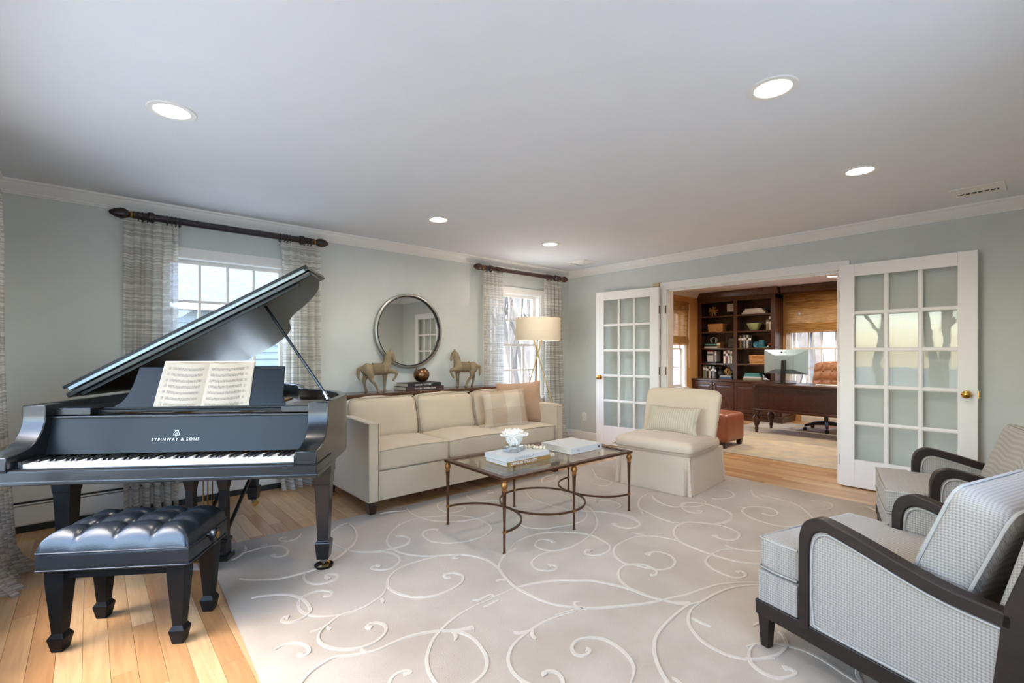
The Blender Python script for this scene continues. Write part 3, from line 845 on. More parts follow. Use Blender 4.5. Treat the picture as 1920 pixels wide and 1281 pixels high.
# ================================================================ rug with raised scrolls
rug = thing('area_rug', 'large beige area rug with raised cream scroll pattern under the coffee table', 'rug', (.545, 3.53, 0), R(-2.3))
RT = .012
RW, RL = 4.31, 3.42
MB().cushion((RW/2, -RL/2, RT/2), (RW, RL, RT), .005, 0, 6).build('rug_field','rug_pile',rug,smooth=60)
SCROLLS = """
543,-95 524,-146 487,-186 449,-195 418,-184 398,-153 403,-117 428,-105 445,-128
101,-290 143,-256 171,-211 195,-162 202,-111
168,-223 222,-212 270,-205 312,-202 349,-223 381,-266 395,-326 390,-378 364,-418 331,-422 309,-399 300,-370 324,-369
308,-206 310,-171 279,-166
92,-590 135,-639 201,-689 271,-725 349,-735 418,-735 467,-725 538,-680 598,-653 671,-593 749,-514 812,-413 848,-294 862,-165 860,-115
710,-215 798,-130 860,-115
656,-348 654,-436 666,-533 694,-603 742,-665 817,-726 869,-776 890,-851 878,-919 843,-966 790,-993 741,-980 706,-942 701,-916 735,-905 755,-929
436,-723 397,-741 371,-786 364,-843 383,-900 426,-931 470,-934 505,-920 521,-886 510,-859 484,-844 464,-860 474,-901
97,-860 137,-867 191,-893 243,-930 272,-972 296,-1036 302,-1111 292,-1169 274,-1194 240,-1213 202,-1217 176,-1199 167,-1173 181,-1157 200,-1165
401,-1298 356,-1277 313,-1246 280,-1207 264,-1170 258,-1125 266,-1065 294,-1017 334,-995 377,-993 413,-1016 433,-1056 417,-1081 387,-1065
240,-1344 273,-1357 315,-1341 356,-1315 401,-1298 454,-1304 519,-1296 574,-1272 622,-1248 677,-1179
604,-1270 601,-1303 588,-1323
313,-1347 280,-1371 257,-1406 249,-1452 262,-1502 289,-1546 325,-1579 371,-1601 426,-1602 473,-1582 509,-1543 516,-1502 496,-1467 467,-1457 450,-1473 465,-1493
86,-1388 116,-1375 154,-1381 185,-1413 199,-1455 195,-1489 177,-1504 155,-1492 167,-1478
312,-1353 313,-1376 319,-1387
369,-1606 368,-1631 381,-1635
1164,-339 1094,-418 1012,-497 946,-593 919,-669 913,-759 933,-847 981,-928 1040,-989 1095,-1021 1178,-1072 1234,-1134 1268,-1211 1279,-1291 1262,-1389 1230,-1480 1206,-1568 1198,-1627 1202,-1683 1207,-1749 1223,-1829 1253,-1893 1298,-1953 1326,-2000
800,-713 894,-743 956,-745 1016,-735 1057,-697 1071,-637 1050,-589 1012,-588
1097,-411 1180,-369 1290,-344 1402,-386 1506,-445 1594,-531 1641,-656 1637,-777 1591,-874 1517,-925 1428,-942 1327,-932 1233,-889 1169,-810 1159,-723 1179,-649 1223,-606 1274,-609 1308,-643
1346,-82 1318,-182 1317,-335 1358,-443 1424,-540 1522,-605 1642,-638 1796,-631 1791,-569
1095,-1021 1026,-1014 931,-1007 828,-1025 741,-1080 691,-1157 680,-1222 696,-1297 735,-1365 800,-1412 872,-1424 950,-1415 1016,-1384 1052,-1334 1048,-1289 1023,-1259 979,-1259 974,-1290 997,-1300
1183,-1093 1157,-1096 1131,-1099 1162,-1125
1471,-1228 1406,-1264 1312,-1330 1262,-1389
1161,-1493 1189,-1496 1207,-1521
1041,-1622 1136,-1622 1203,-1622 1286,-1639 1373,-1671 1438,-1709 1501,-1764 1559,-1812 1594,-1870 1630,-1949 1651,-2018 1659,-2095 1673,-2149 1692,-2190 1717,-2240 1766,-2283
948,-1579 974,-1600 1010,-1597 1052,-1596 1051,-1630
1055,-1659 993,-1665 951,-1666
1033,-1632 978,-1629 912,-1632 823,-1650 749,-1675 688,-1707 635,-1740 583,-1793 543,-1849 517,-1911 504,-1988 510,-2046 552,-2072 609,-2074 664,-2061 710,-2028 742,-1980 764,-1906 770,-1838 756,-1775 729,-1741
113,-1670 154,-1630 201,-1607 263,-1594 318,-1623 401,-1656 472,-1655 546,-1655 616,-1669 689,-1706 737,-1740 779,-1761 820,-1772
726,-1757 722,-1785 702,-1807
343,-1902 367,-1877 392,-1853 423,-1844 453,-1853 459,-1874 431,-1866
1271,-1979 1189,-1957 1106,-1945 1035,-1950 970,-1962 900,-1980 845,-2008 796,-2056 768,-2116 763,-2170 770,-2223
933,-1919 954,-1943 999,-1954
1012,-1958 986,-1988 979,-2021
852,-2308 872,-2289 890,-2260 895,-2230 880,-2207 852,-2200 850,-2218
1471,-1228 1564,-1168 1684,-1136 1807,-1145 1921,-1200 2004,-1291 2051,-1376 2042,-1487 2012,-1575 1943,-1625 1862,-1630 1812,-1599 1805,-1551 1847,-1534 1859,-1557
1669,-1407 1586,-1398 1498,-1423 1447,-1463 1428,-1525 1454,-1575 1496,-1596 1536,-1580 1535,-1546 1511,-1538
1418,-1248 1524,-1231
2530,-1190 2557,-1271 2552,-1362 2495,-1459 2426,-1489 2357,-1472 2320,-1419 2325,-1356 2358,-1347
2398,-1916 2420,-1808 2405,-1739 2366,-1662 2296,-1605 2186,-1590 2061,-1601 1967,-1644 1909,-1711 1879,-1793 1907,-1849 1930,-1923 1974,-1981 2038,-2001 2119,-1977 2172,-1925 2185,-1861 2158,-1813 2094,-1799 2100,-1824
1667,-2090 1661,-1995 1682,-1927 1730,-1867 1799,-1827 1871,-1819 1938,-1863 1951,-1918 1937,-1972 1895,-1997 1866,-1977
2743,-1345 2699,-1482 2703,-1612
3248,-1757 3163,-1804 3016,-1831 2888,-1798 2843,-1719 2769,-1658 2639,-1662 2513,-1721 2426,-1814 2398,-1916 2390,-2028 2395,-2119 2414,-2206 2470,-2297 2524,-2408
2888,-1798 2911,-1884 2882,-1974 2826,-2023 2734,-2036 2685,-1997 2677,-1946 2684,-1906 2712,-1929
2597,-2037 2581,-2093 2602,-2141 2659,-2214 2758,-2315
2574,-2113 2499,-2065 2397,-2058 2285,-2077 2230,-2123 2196,-2205 2199,-2280 2231,-2315 2280,-2315 2303,-2281 2275,-2269
1169,-1939 1242,-1955 1318,-1979 1394,-2032 1469,-2077 1565,-2132 1647,-2167 1719,-2189 1821,-2224 1936,-2246 2049,-2274 2142,-2322 2217,-2379 2321,-2486
2285,-2467 2167,-2381 2050,-2331 1919,-2313 1811,-2308 1736,-2287 1611,-2293 1481,-2313 1386,-2340 1317,-2380 1256,-2431 1210,-2485 1176,-2537 1158,-2576
1820,-2311 1729,-2313 1650,-2339 1584,-2384 1541,-2441 1514,-2499 1509,-2566 1522,-2621 1555,-2664 1639,-2727
1652,-2355 1647,-2401 1651,-2450
1328,-1978 1307,-1945 1325,-1919 1354,-1928
1052,-2454 1113,-2426 1158,-2393 1193,-2335 1208,-2268 1201,-2202 1164,-2159 1109,-2139 1057,-2157 1034,-2194 1045,-2221 1076,-2230 1097,-2218 1091,-2201
1201,-2593 1211,-2564 1216,-2539 1210,-2525
2321,-1640 2325,-1584 2299,-1532
2717,-226 2683,-221 2765,-125 2855,-78 2971,-73
2975,-127 2842,-235 2717,-226
1876,-800 1828,-897 1810,-985 1840,-1047 1902,-1105 1986,-1129 2086,-1159 2200,-1161 2301,-1120 2386,-1043 2426,-984
2535,-498 2553,-627 2532,-790 2495,-945 2427,-1077 2313,-1212 2218,-1293 2112,-1353 2017,-1392 1918,-1420 1809,-1435 1727,-1427 1677,-1406 1649,-1364 1636,-1313 1652,-1266 1701,-1232 1749,-1228 1779,-1274 1775,-1315
2263,-500 2274,-562 2270,-713 2294,-862 2321,-945 2394,-1035 2476,-1117 2518,-1210 2534,-1309 2515,-1404 2489,-1462 2412,-1488 2353,-1465 2326,-1407 2330,-1346 2357,-1355
2597,-1155 2687,-1134 2732,-1089 2743,-997 2696,-942 2630,-938
3497,-123 3249,-399 3222,-474 3218,-612 3122,-666 3038,-642 3031,-526
3248,-1079 3142,-1070 2987,-1108 2863,-1179 2767,-1262 2746,-1337 2716,-1430 2691,-1548 2729,-1632
3139,-1123 3062,-1205 3015,-1320 3016,-1402 3059,-1437 3160,-1421
2743,-1274 2716,-1313 2668,-1361
2367,-340 2297,-473 2268,-557 2320,-599
3378,-1394 3364,-1465 3304,-1517 3198,-1527 3121,-1490 3083,-1451 3091,-1420 3164,-1402 3230,-1437 3270,-1497 3285,-1578 3267,-1675 3222,-1762 3142,-1815 3021,-1844 2916,-1819 2851,-1721 2786,-1668
3078,-1429 3013,-1504 3004,-1568 3041,-1615 3093,-1605 3075,-1566
3790,-1418 3776,-1500 3710,-1557 3600,-1576 3508,-1541 3462,-1484
3986,-1578 3840,-1663 3767,-1753
3886,-1701 3881,-1847 3873,-1941 3784,-2060 3651,-2164 3541,-2221 3417,-2229 3307,-2192 3230,-2129 3214,-2033 3229,-1935 3292,-1837 3364,-1790 3467,-1783 3549,-1838 3582,-1914 3522,-1989 3437,-2007 3397,-1973 3417,-1921
3427,-1733 3423,-1785
3806,-2152 3901,-2210 4008,-2206 4081,-2171 4100,-2106 4042,-2039
3555,-2216 3516,-2263
4161,-2349 4222,-2380 4169,-2447 4085,-2518
1125,-75 1205,-80 1312,-137
1693,-106 1607,-138 1552,-208 1524,-310 1553,-394 1632,-414 1695,-388 1710,-337 1679,-312
1900,-95 1871,-199 1877,-308 1922,-344 1978,-339 2026,-413
1633,-630 1710,-638 1803,-627 1792,-590
2138,-94 2136,-171 2083,-168
1630,-2618 1672,-2633 1714,-2656 1747,-2683 1764,-2712 1771,-2732 1787,-2778 1783,-2831 1769,-2879 1750,-2927 1731,-2979 1716,-3029
1845,-2657 1829,-2684 1782,-2716 1740,-2725 1678,-2724 1621,-2705 1571,-2678 1545,-2656
1669,-2634 1615,-2637 1563,-2658 1534,-2681 1516,-2711 1511,-2751 1523,-2785 1553,-2803 1587,-2814 1613,-2810 1614,-2785 1602,-2769
1844,-2953 1778,-2969 1739,-2995
1805,-2567 1841,-2569 1858,-2585 1863,-2596
"""

for ks, ln in enumerate(SCROLLS.strip().split('\n')):
    pts = [tuple(float(q)/1000 for q in p.split(',')) for p in ln.split()]
    if any(p[0] < 0.03 or p[0] > RW-.03 or p[1] > -.03 or p[1] < -RL+.03 for p in pts): pts = [p for p in pts if .03 < p[0] < RW-.03 and -RL+.03 < p[1] < -.03]
    if len(pts) < 2: continue
    big = len(pts) >= 7
    c = [catmull(pts, 6 if big else 4)[0]]
    for q in catmull(pts, 6 if big else 4)[1:]:
        if math.dist(q, c[-1]) > .003: c.append(q)
    n = len(c)
    mb = MB()
    seglen = sum(math.dist(c[i],c[i+1]) for i in range(n-1))
    hook = big and math.dist(pts[-1], pts[-3]) < .12
    for i, (px_, py_) in enumerate(c):
        a = c[max(i-1,0)]; b_ = c[min(i+1,n-1)]
        tx, ty = b_[0]-a[0], b_[1]-a[1]; l = math.hypot(tx,ty) or 1; nx, ny = -ty/l, tx/l
        f = i/(n-1)
        wd = .0075*(.45+.55*min(1, f*5))
        if hook: wd *= 1+1.1*max(0,(f-.9)/.1)**1.2*(1 if f < .985 else .7)
        else: wd *= .5+.5*min(1,(1-f)*5)
        for k, hh in ((-1.25,RT-.002),(-.8,RT+.0035+(ks*7 % 30)*.00008),(.8,RT+.0035+(ks*7 % 30)*.00008),(1.25,RT-.002)): mb.v.append((px_+nx*wd*k, py_+ny*wd*k, hh))
    for i in range(n-1):
        for k in range(3): mb.f.append((i*4+k, i*4+k+1, i*4+5+k, i*4+4+k))
    mb.f.append((0,1,2,3)); mb.f.append(tuple((n-1)*4+k for k in (3,2,1,0)))
    mb.build('scroll','rug_scroll',rug)

# ================================================================ grand piano
PA = R(-35.03)
PK = (-.2377, 3.212)
pn = thing('grand_piano', 'black grand piano with raised lid in front of the large window', 'piano', (PK[0], PK[1], 0), PA)
OUT = [(1.35,.2),(1.35,.5),(1.33,.66),(1.25,.86),(1.11,1.03),(.98,1.14),(.895,1.26),(.84,1.42),(.78,1.58),(.68,1.73),(.54,1.84),(.37,1.885),(.2,1.86),(.05,1.76),(-.05,1.6),(-.105,1.4),(-.125,1.15),(-.125,.2)]
OC = catmull(OUT[:17], 4)+[OUT[17]]
def inset(c, d):
    r_ = []
    for i, p in enumerate(c):
        a = c[max(i-1,0)]; b_ = c[min(i+1,len(c)-1)]
        tx, ty = b_[0]-a[0], b_[1]-a[1]; l = math.hypot(tx,ty)
        r_.append((p[0]-ty/l*d, p[1]+tx/l*d))
    return r_
RZ0, RZ1 = .645, .985
inn = inset(OC, .045)
mb = MB(); n = len(OC)
for z, c in ((RZ0,OC),(RZ1,OC),(RZ1,inn),(RZ0,inn)): mb.v += [(p[0],p[1],z) for p in c]
for k in range(4):
    k2 = (k+1) % 4
    for i in range(n-1): mb.f.append((k*n+i, k*n+i+1, k2*n+i+1, k2*n+i))
mb.f.append((0,n,2*n,3*n)); mb.f.append((n-1,4*n-1,3*n-1,2*n-1))
mb.build('rim','ebony',pn,smooth=30,bevel=.004)
# the two arms with their scrolled fronts
arm = [(-.06,.70),(-.06,.765),(.01,.772),(.06,.786),(.105,.815),(.135,.86),(.15,.905),(.152,.935),(.152,.985),(.26,.985),(.26,.70)]
for a, b_ in ((-.125,-.02),(1.245,1.35)):
    MB().prism(arm, a, b_, lambda p,q,s:(s,p,q)).build('arm','ebony',pn,smooth=35,bevel=.005)
for a, b_ in ((-.128,-.017),(1.242,1.353)):
    bx(a,b_,-.063,.2,.695,.702).build('arm_moulding','ebony_satin',pn)
bx(-.125,1.35,-.06,.5,.652,.70).build('key_bed','ebony',pn,bevel=.003)
bx(-.13,1.355,-.066,.3,.636,.655).build('bottom_moulding','ebony',pn,bevel=.004)
MB().prism([(-.055,.695),(-.055,.702),(-.045,.707),(-.022,.707),(-.022,.695)], -.02, 1.245, lambda p,q,s:(s,p,q)).build('key_slip','ebony_satin',pn,bevel=.002)
for a, b_ in ((-.02,.0),(1.227,1.245)): bx(a,b_,-.018,.15,.70,.738).build('key_block','ebony',pn,bevel=.003)
kw = 1.225/52
wk = bx(.0004,kw-.0004,0,.15,.70,.721)
wme = None
for k in range(52):
    if wme is None: o = wk.build('white_key','ivory_key',pn,bevel=.0008,seg=1); wme = o
    else: o = wme.copy(); COL.objects.link(o)
    o.location = (k*kw+.0005,0,0)
bme = None
pat = {0:1,1:0,2:1,3:1,4:0,5:1,6:1}    # starting on A: A# - C# D# - F# G#
for k in range(51):
    deg = k % 7                          # A B C D E F G
    if deg in (1,4): continue
    if bme is None:
        bme = MB().add([(-.0055,.05,.72),(.0055,.05,.72),(.0055,.15,.72),(-.0055,.15,.72),(-.0045,.058,.7325),(.0045,.058,.7325),(.0045,.15,.7325),(-.0045,.15,.7325)],
                       [(3,2,1,0),(4,5,6,7),(0,1,5,4),(1,2,6,5),(2,3,7,6),(3,0,4,7)]).build('black_key','black_key',pn,bevel=.001,seg=1); o = bme
    else: o = bme.copy(); COL.objects.link(o)
    o.location = ((k+1)*kw,0,0)
fb = [(.152,.735),(.156,.75),(.17,.80),(.185,.86),(.196,.912),(.215,.915),(.215,.735)]
MB().prism(fb, -.02, 1.245, lambda p,q,s:(s,p,q)).build('fallboard','ebony_satin',pn,smooth=40)
bx(-.02,1.245,.185,.275,.913,.924).build('fallboard_cap','ebony',pn,bevel=.003)
def on_fall(u, z): return (u, .185+(z-.86)*.29-.0035, z)
fm = Matrix.Translation(Vector(on_fall(.583,.798))) @ Matrix.Rotation(R(74),4,'X')
text('STEINWAY & SONS', .021, fm, 'gold_print', 'lettering', pn, space=1.35)
em = MB()
def arcp(cx, cz, rx, rz, a0, a1, k=9): return [(cx+rx*math.cos(a0+(a1-a0)*i/k), cz+rz*math.sin(a0+(a1-a0)*i/k)) for i in range(k+1)]
for s in (-1,1):
    em.tube([on_fall(.583+s*p[0],p[1]) for p in catmull([(.001,.815),(.011,.818),(.014,.826),(.010,.834),(.0075,.84),(.010,.846),(.0135,.845)],3)], .0012, 4)
for dx in (-.004,0,.004): em.tube([on_fall(.583+dx,.818),on_fall(.583+dx,.842)], .0005, 4)
em.tube([on_fall(.573,.842),on_fall(.593,.842)], .0008, 4)
em.tube([on_fall(.583+p[0],p[1]) for p in arcp(0,.824,.007,.006,0,2*PI,12)], .0008, 4)
tag(em.build('lyre_emblem','gold_print',pn), kind='stuff')
# inside: plate, braces, strings
ip = inset(OC, .047)
MB().prism(ip, .855, .872).build('iron_plate','iron_plate',pn)
for u0, u1, v1 in ((.15,.2,1.6),(.45,.5,1.62),(.8,.78,1.3),(1.05,1.0,.95)):
    MB().tube([(u0,.38,.9),(u1,v1,.9)], .012, 6).build('plate_strut','iron_plate',pn)
bx(-.075,1.30,.28,.40,.872,.905).build('pin_block','iron_plate',pn,bevel=.004)
st = MB()
for k in range(70):
    u = -.04+k*.0185; vend = min(1.72, 1.75-max(0,u-.2)*1.0)
    st.tube([(u,.4,.893),(u*.9+.03,vend,.893)], .0012, 3)
tag(st.build('strings','silver_trim',pn), kind='stuff')
# shelf for the music desk
for a, b_ in ((-.075,.15),(1.09,1.29)): bx(a,b_,.205,.52,.926,.962).build('side_shelf','ebony',pn,bevel=.004)
bx(.10,1.12,.262,.44,.930,.944).build('desk_tray','ebony_satin',pn,bevel=.003)
def desk_pt(u, h, t): return (u, .335+h*.33-t*.95, .946+h*.945-t*.33)
dk = [(.16,0),(1.08,0),(1.065,.02),(1.05,.06),(1.04,.235),(.262,.235),(.25,.14),(.235,.08),(.21,.035)]
MB().prism(dk, -.006, .006, lambda p,q,s: desk_pt(p,q,s)).build('music_desk','ebony_satin',pn,bevel=.002)
bx(.16,1.08,.285,.30,.944,.956).build('desk_ledge','ebony_satin',pn,bevel=.002)
# lid: main leaf, folded front leaf, hinge strip and prop
LA = R(28.5); HU, HZ, VF = -.128, .992, .44
ca, sa = math.cos(LA), math.sin(LA)
def lid_pt(u, v, t): return (HU+(u-HU)*ca-t*sa, v, HZ+(u-HU)*sa+t*ca)
lo_ = [(p[0]+(.012 if p[0] > .3 else 0), p[1]+.012) for p in OC if p[1] > VF+.02]
lo_ = [(1.362,VF)]+lo_+[(HU,VF)]
MB().prism(lo_, .004, .030, lid_pt).build('lid','lid_black',pn,bevel=.004)
MB().prism([(HU+.02,VF+.004),(1.362,VF+.004),(1.362,VF+.36),(HU+.02,VF+.36)], .040, .068, lid_pt).build('lid_front_leaf','ebony',pn,bevel=.004)
MB().prism([(HU+.03,VF-.004),(1.34,VF-.004),(1.34,VF+.012),(HU+.03,VF+.012)], .038, .056, lid_pt).build('lid_hinge','hinge_grey',pn)
MB().prism([(HU+.01,VF-.007),(1.362,VF-.007),(1.362,VF+.006),(HU+.01,VF+.006)], .056, .072, lid_pt).build('lid_edge_trim','ebony_satin',pn)
MB().prism([(HU+.06,VF+.02),(1.27,VF+.02),(1.27,VF+.04),(HU+.06,VF+.04)], -.014, .006, lid_pt).build('lid_batten','ebony_satin',pn)
pa, pb = Vector((1.285,.40,.985)), Vector(lid_pt(1.0,.60,.004))
MB().tube([pa,pb], .0085, 8).build('lid_prop','ebony',pn)
MB().tube([pa+Vector((0,0,-.01)),pa+(pb-pa)*.06], .012, 8).build('prop_socket','steel',pn)
# legs
def pleg(u, v, s=1.0, ztop=.645):
    l = MB().stack(0,0,[(.062,.030,.030),(.068,.033,.033),(.15,.041,.041),(.158,.041,.041),(.166,.034,.034),(.172,.030,.030),(.49,.042,.042),(.50,.045,.045),(.555,.048,.048),(.56,.052,.052),(ztop,.052,.052)]).build('leg','ebony',pn,bevel=.003)
    l.location = (u,v,0)
    c = MB().lathe([(.0,.064),(.02,.064),(.02,.045),(.012,.045),(.012,.03),(0,.03)],12).build('caster_fork','steel',l)
    MB().lathe([(0,-.009),(.022,-.009),(.025,-.005),(.025,.005),(.022,.009),(0,.009)],16,c=(.01,0,.028),ax='y').build('caster_wheel','brass',l,smooth=40)
    return l
pleg(1.268,.375); pleg(-.085,.375); pleg(.39,1.60)
MB().lathe([(0,.014),(.034,.014),(.046,.018),(.05,.026),(.053,.026),(.05,.012),(0,.012)],20,c=(1.268,.375,0)).build('caster_cup','ebony_satin',pn,smooth=40)
# pedal lyre
bx(.46,.72,.42,.52,.045,.075).build('pedal_base','ebony',pn,bevel=.004)
bx(.475,.705,.43,.51,.075,.15).build('pedal_box','ebony',pn,bevel=.006)
for u in (.50,.68):
    MB().stack(u,.47,[(.15,.034,.034),(.165,.034,.034),(.17,.024,.024),(.45,.022,.022),(.50,.03,.03),(.645,.034,.034)]).build('lyre_post','ebony',pn,bevel=.003)
bx(.49,.69,.455,.485,.52,.55).build('lyre_crossbar','ebony',pn)
for u in (.565,.59,.615): MB().tube([(u,.47,.14),(u,.47,.645)], .004, 6).build('pedal_rod','brass',pn)
for u in (.535,.59,.645):
    MB().prism([(u-.012,.33),(u+.012,.33),(u+.014,.37),(u+.009,.43),(u-.009,.43),(u-.014,.37)], .078,.088).build('pedal','brass',pn,bevel=.002)
for u in (.52,.665): MB().tube([(u,.51,.16),(u+.06,1.0,.66)], .011, 8).build('lyre_brace','ebony',pn)
bx(.52,.64,.415,.419,.05,.072).build('pedal_plate','brass',pn)

# sheet music standing open on the desk
bk = thing('music_book', 'open sheet music book standing on the piano music desk', 'sheet music', (PK[0], PK[1], 0), PA)
def page_pt(u, h, lift): return desk_pt(u, h, .014+lift)
def page_lift(f): return .032*math.sin(min(1,f*1.25)*PI)**.8*(1-.35*f)+.004
UC, PW, PH = .625, .245, .268
for s in (-1,1):
    nm = 'page_block'
    mb = MB()
    nu, nv = 14, 6
    for lay in (0,1):
        for i in range(nu+1):
            f = i/nu
            for j in range(nv+1):
                h = .003+j/nv*PH-(.004*f if s > 0 else 0)
                lf = page_lift(f) if lay else (.0 if f > .03 else .002)
                mb.v.append(page_pt(UC+s*f*PW+(.018*h/PH if s < 0 else .004*h/PH), h, lf))
    st_ = (nu+1)*(nv+1)
    for lay in (0,1):
        for i in range(nu):
            for j in range(nv):
                a = lay*st_+i*(nv+1)+j; mb.f.append((a,a+nv+1,a+nv+2,a+1))
    for i in range(nu):
        for j in (0,nv): a = i*(nv+1)+j; mb.f.append((a,a+nv+1,st_+a+nv+1,st_+a))
    for j in range(nv):
        for i in (0,nu): a = i*(nv+1)+j; mb.f.append((a,a+1,st_+a+1,st_+a))
    pg = mb.build(nm,'page',bk,smooth=50)
    ink = MB(); rn = random.Random(11+s)
    def ip_(f, h): return page_pt(UC+s*f*PW+(.018*h/PH if s < 0 else .004*h/PH), h, page_lift(f)+.0006)
    for sysn in range(7):
        h0 = .024+sysn*.034
        for l in range(5):
            hh = h0+l*.0032
            ps = [ip_(.1+.8*i/10, hh) for i in range(11)]
            for i in range(10):
                a, b_ = Vector(ps[i]), Vector(ps[i+1]); q = Vector((0,.1,.3)).normalized()*.00035
                n0 = len(ink.v); ink.v += [tuple(a-q),tuple(b_-q),tuple(b_+q),tuple(a+q)]; ink.f.append((n0,n0+1,n0+2,n0+3))
        for k in range(26):
            f = .12+.76*(k+rn.random()*.6)/26; hh = h0+rn.random()*.014; stem = rn.choice((-1,1))*.009
            for (df, d0, d1) in ((.008,hh-.0013,hh+.0013),(.002,min(hh,hh+stem),max(hh,hh+stem))):
                n0 = len(ink.v); ink.v += [ip_(f-df/2,d0),ip_(f+df/2,d0),ip_(f+df/2,d1),ip_(f-df/2,d1)]; ink.f.append((n0,n0+1,n0+2,n0+3))
    tag(ink.build('printed_notes','ink',pg), kind='stuff')
MB().prism([(UC-PW-.002,0),(UC+PW+.004,0),(UC+PW+.004,PH+.004),(UC-PW+.014,PH+.004)], .0065,.0135,lambda p,q,t:desk_pt(p,q,t)).build('cover','book_cream',bk)

# ================================================================ piano bench
bn = thing('piano_bench', 'black tufted leather piano bench with turning knobs', 'bench', (.172, 2.735, 0), R(-34.2))
BW, BD = .575, .345
for sx in (-1,1):
    for sy in (-1,1):
        MB().stack(sx*(BW/2-.055),sy*(BD/2-.045),[(0,.020,.020),(.005,.022,.022),(.055,.031,.031),(.06,.031,.031),(.078,.021,.021),(.30,.036,.036),(.40,.036,.036)]).build('leg','ebony_satin',bn,bevel=.002)
for sy in (-1,1): bx(-BW/2+.05,BW/2-.05,sy*(BD/2-.045)-.015,sy*(BD/2-.045)+.015,.305,.352).build('apron','ebony_satin',bn)
for sx in (-1,1): bx(sx*(BW/2-.055)-.015,sx*(BW/2-.055)+.015,-BD/2+.05,BD/2-.05,.305,.352).build('apron','ebony_satin',bn)
MB().cushion((0,0,.388),(BW+.01,BD+.01,.072),.008,0,6).build('seat_box','leather_black',bn,smooth=50)
def rr(hx, hy, r_, z, k=5):
    p = []
    for cx, cy, a0 in ((hx-r_,hy-r_,0),(-hx+r_,hy-r_,PI/2),(-hx+r_,-hy+r_,PI),(hx-r_,-hy+r_,1.5*PI)):
        for i in range(k+1): a = a0+PI/2*i/k; p.append((cx+r_*math.cos(a),cy+r_*math.sin(a),z))
    return p
for z in (.353,.424): MB().tube(rr(BW/2+.006,BD/2+.006,.012,z), .0045, 6, closed=True).build('piping','leather_black',bn,smooth=80)
def tuft(i, j, n=56, m=40):
    a, b_ = -1+2*i/n, -1+2*j/m
    ex = 1-abs(a)**7; ey = 1-abs(b_)**6
    edge = max(0,min(ex,ey))**.42
    gx = (a*.5+.5)*4; gy = (b_*.5+.5)*3
    qx = abs(math.sin(PI*gx)); qy = abs(math.sin(PI*gy))
    inner = (.42+.58*qx**.45)*(.55+.45*qy**.45)
    dx = abs(gx-round(gx)); dy = abs(gy-round(gy))
    dim = 0
    if 1 <= round(gx) <= 3 and 1 <= round(gy) <= 2: dim = math.exp(-(dx*dx+dy*dy)/.018)
    h = .088*edge*(.52+.48*inner)*(1+.12*(1-a*a)*(1-b_*b_)) - .022*dim
    crease = (1-qx**.25)*.006*(1-abs(b_)**3)
    return (a*(BW/2+.004), b_*(BD/2+.004), .426+max(.0,h))
mb = MB(); n, m_ = 56, 40
for i in range(n+1):
    for j in range(m_+1): mb.v.append(tuft(i,j))
for i in range(n):
    for j in range(m_): a = i*(m_+1)+j; mb.f.append((a,a+m_+1,a+m_+2,a+1))
cu = mb.build('tufted_cushion','leather_black',bn,smooth=179)
for gx in (1,2,3):
    for gy in (1,2):
        MB().sphere((( gx/4*2-1)*BW/2,(gy/3*2-1)*BD/2,.458),.008,10,6,(1,1,.5)).build('button','leather_black',cu,smooth=179)
for s in (-1,1):
    MB().lathe([(0,0),(.008,0),(.008,.022),(.026,.024),(.031,.03),(.031,.044),(.026,.049),(0,.047)],20,c=(0,0,0),ax='x').xf(Matrix.Translation((s*(BW/2+.004),-.03,.42)) @ Matrix.Rotation(0 if s > 0 else PI,4,'Z')).build('knob','ebony',bn,smooth=40)
    MB().lathe([(.012,.0),(.016,.002),(.012,.004)],16,ax='x').xf(Matrix.Translation((s*(BW/2+.053),-.03,.42)) @ Matrix.Rotation(0 if s > 0 else PI,4,'Z')).build('knob_ring','brass',bn)
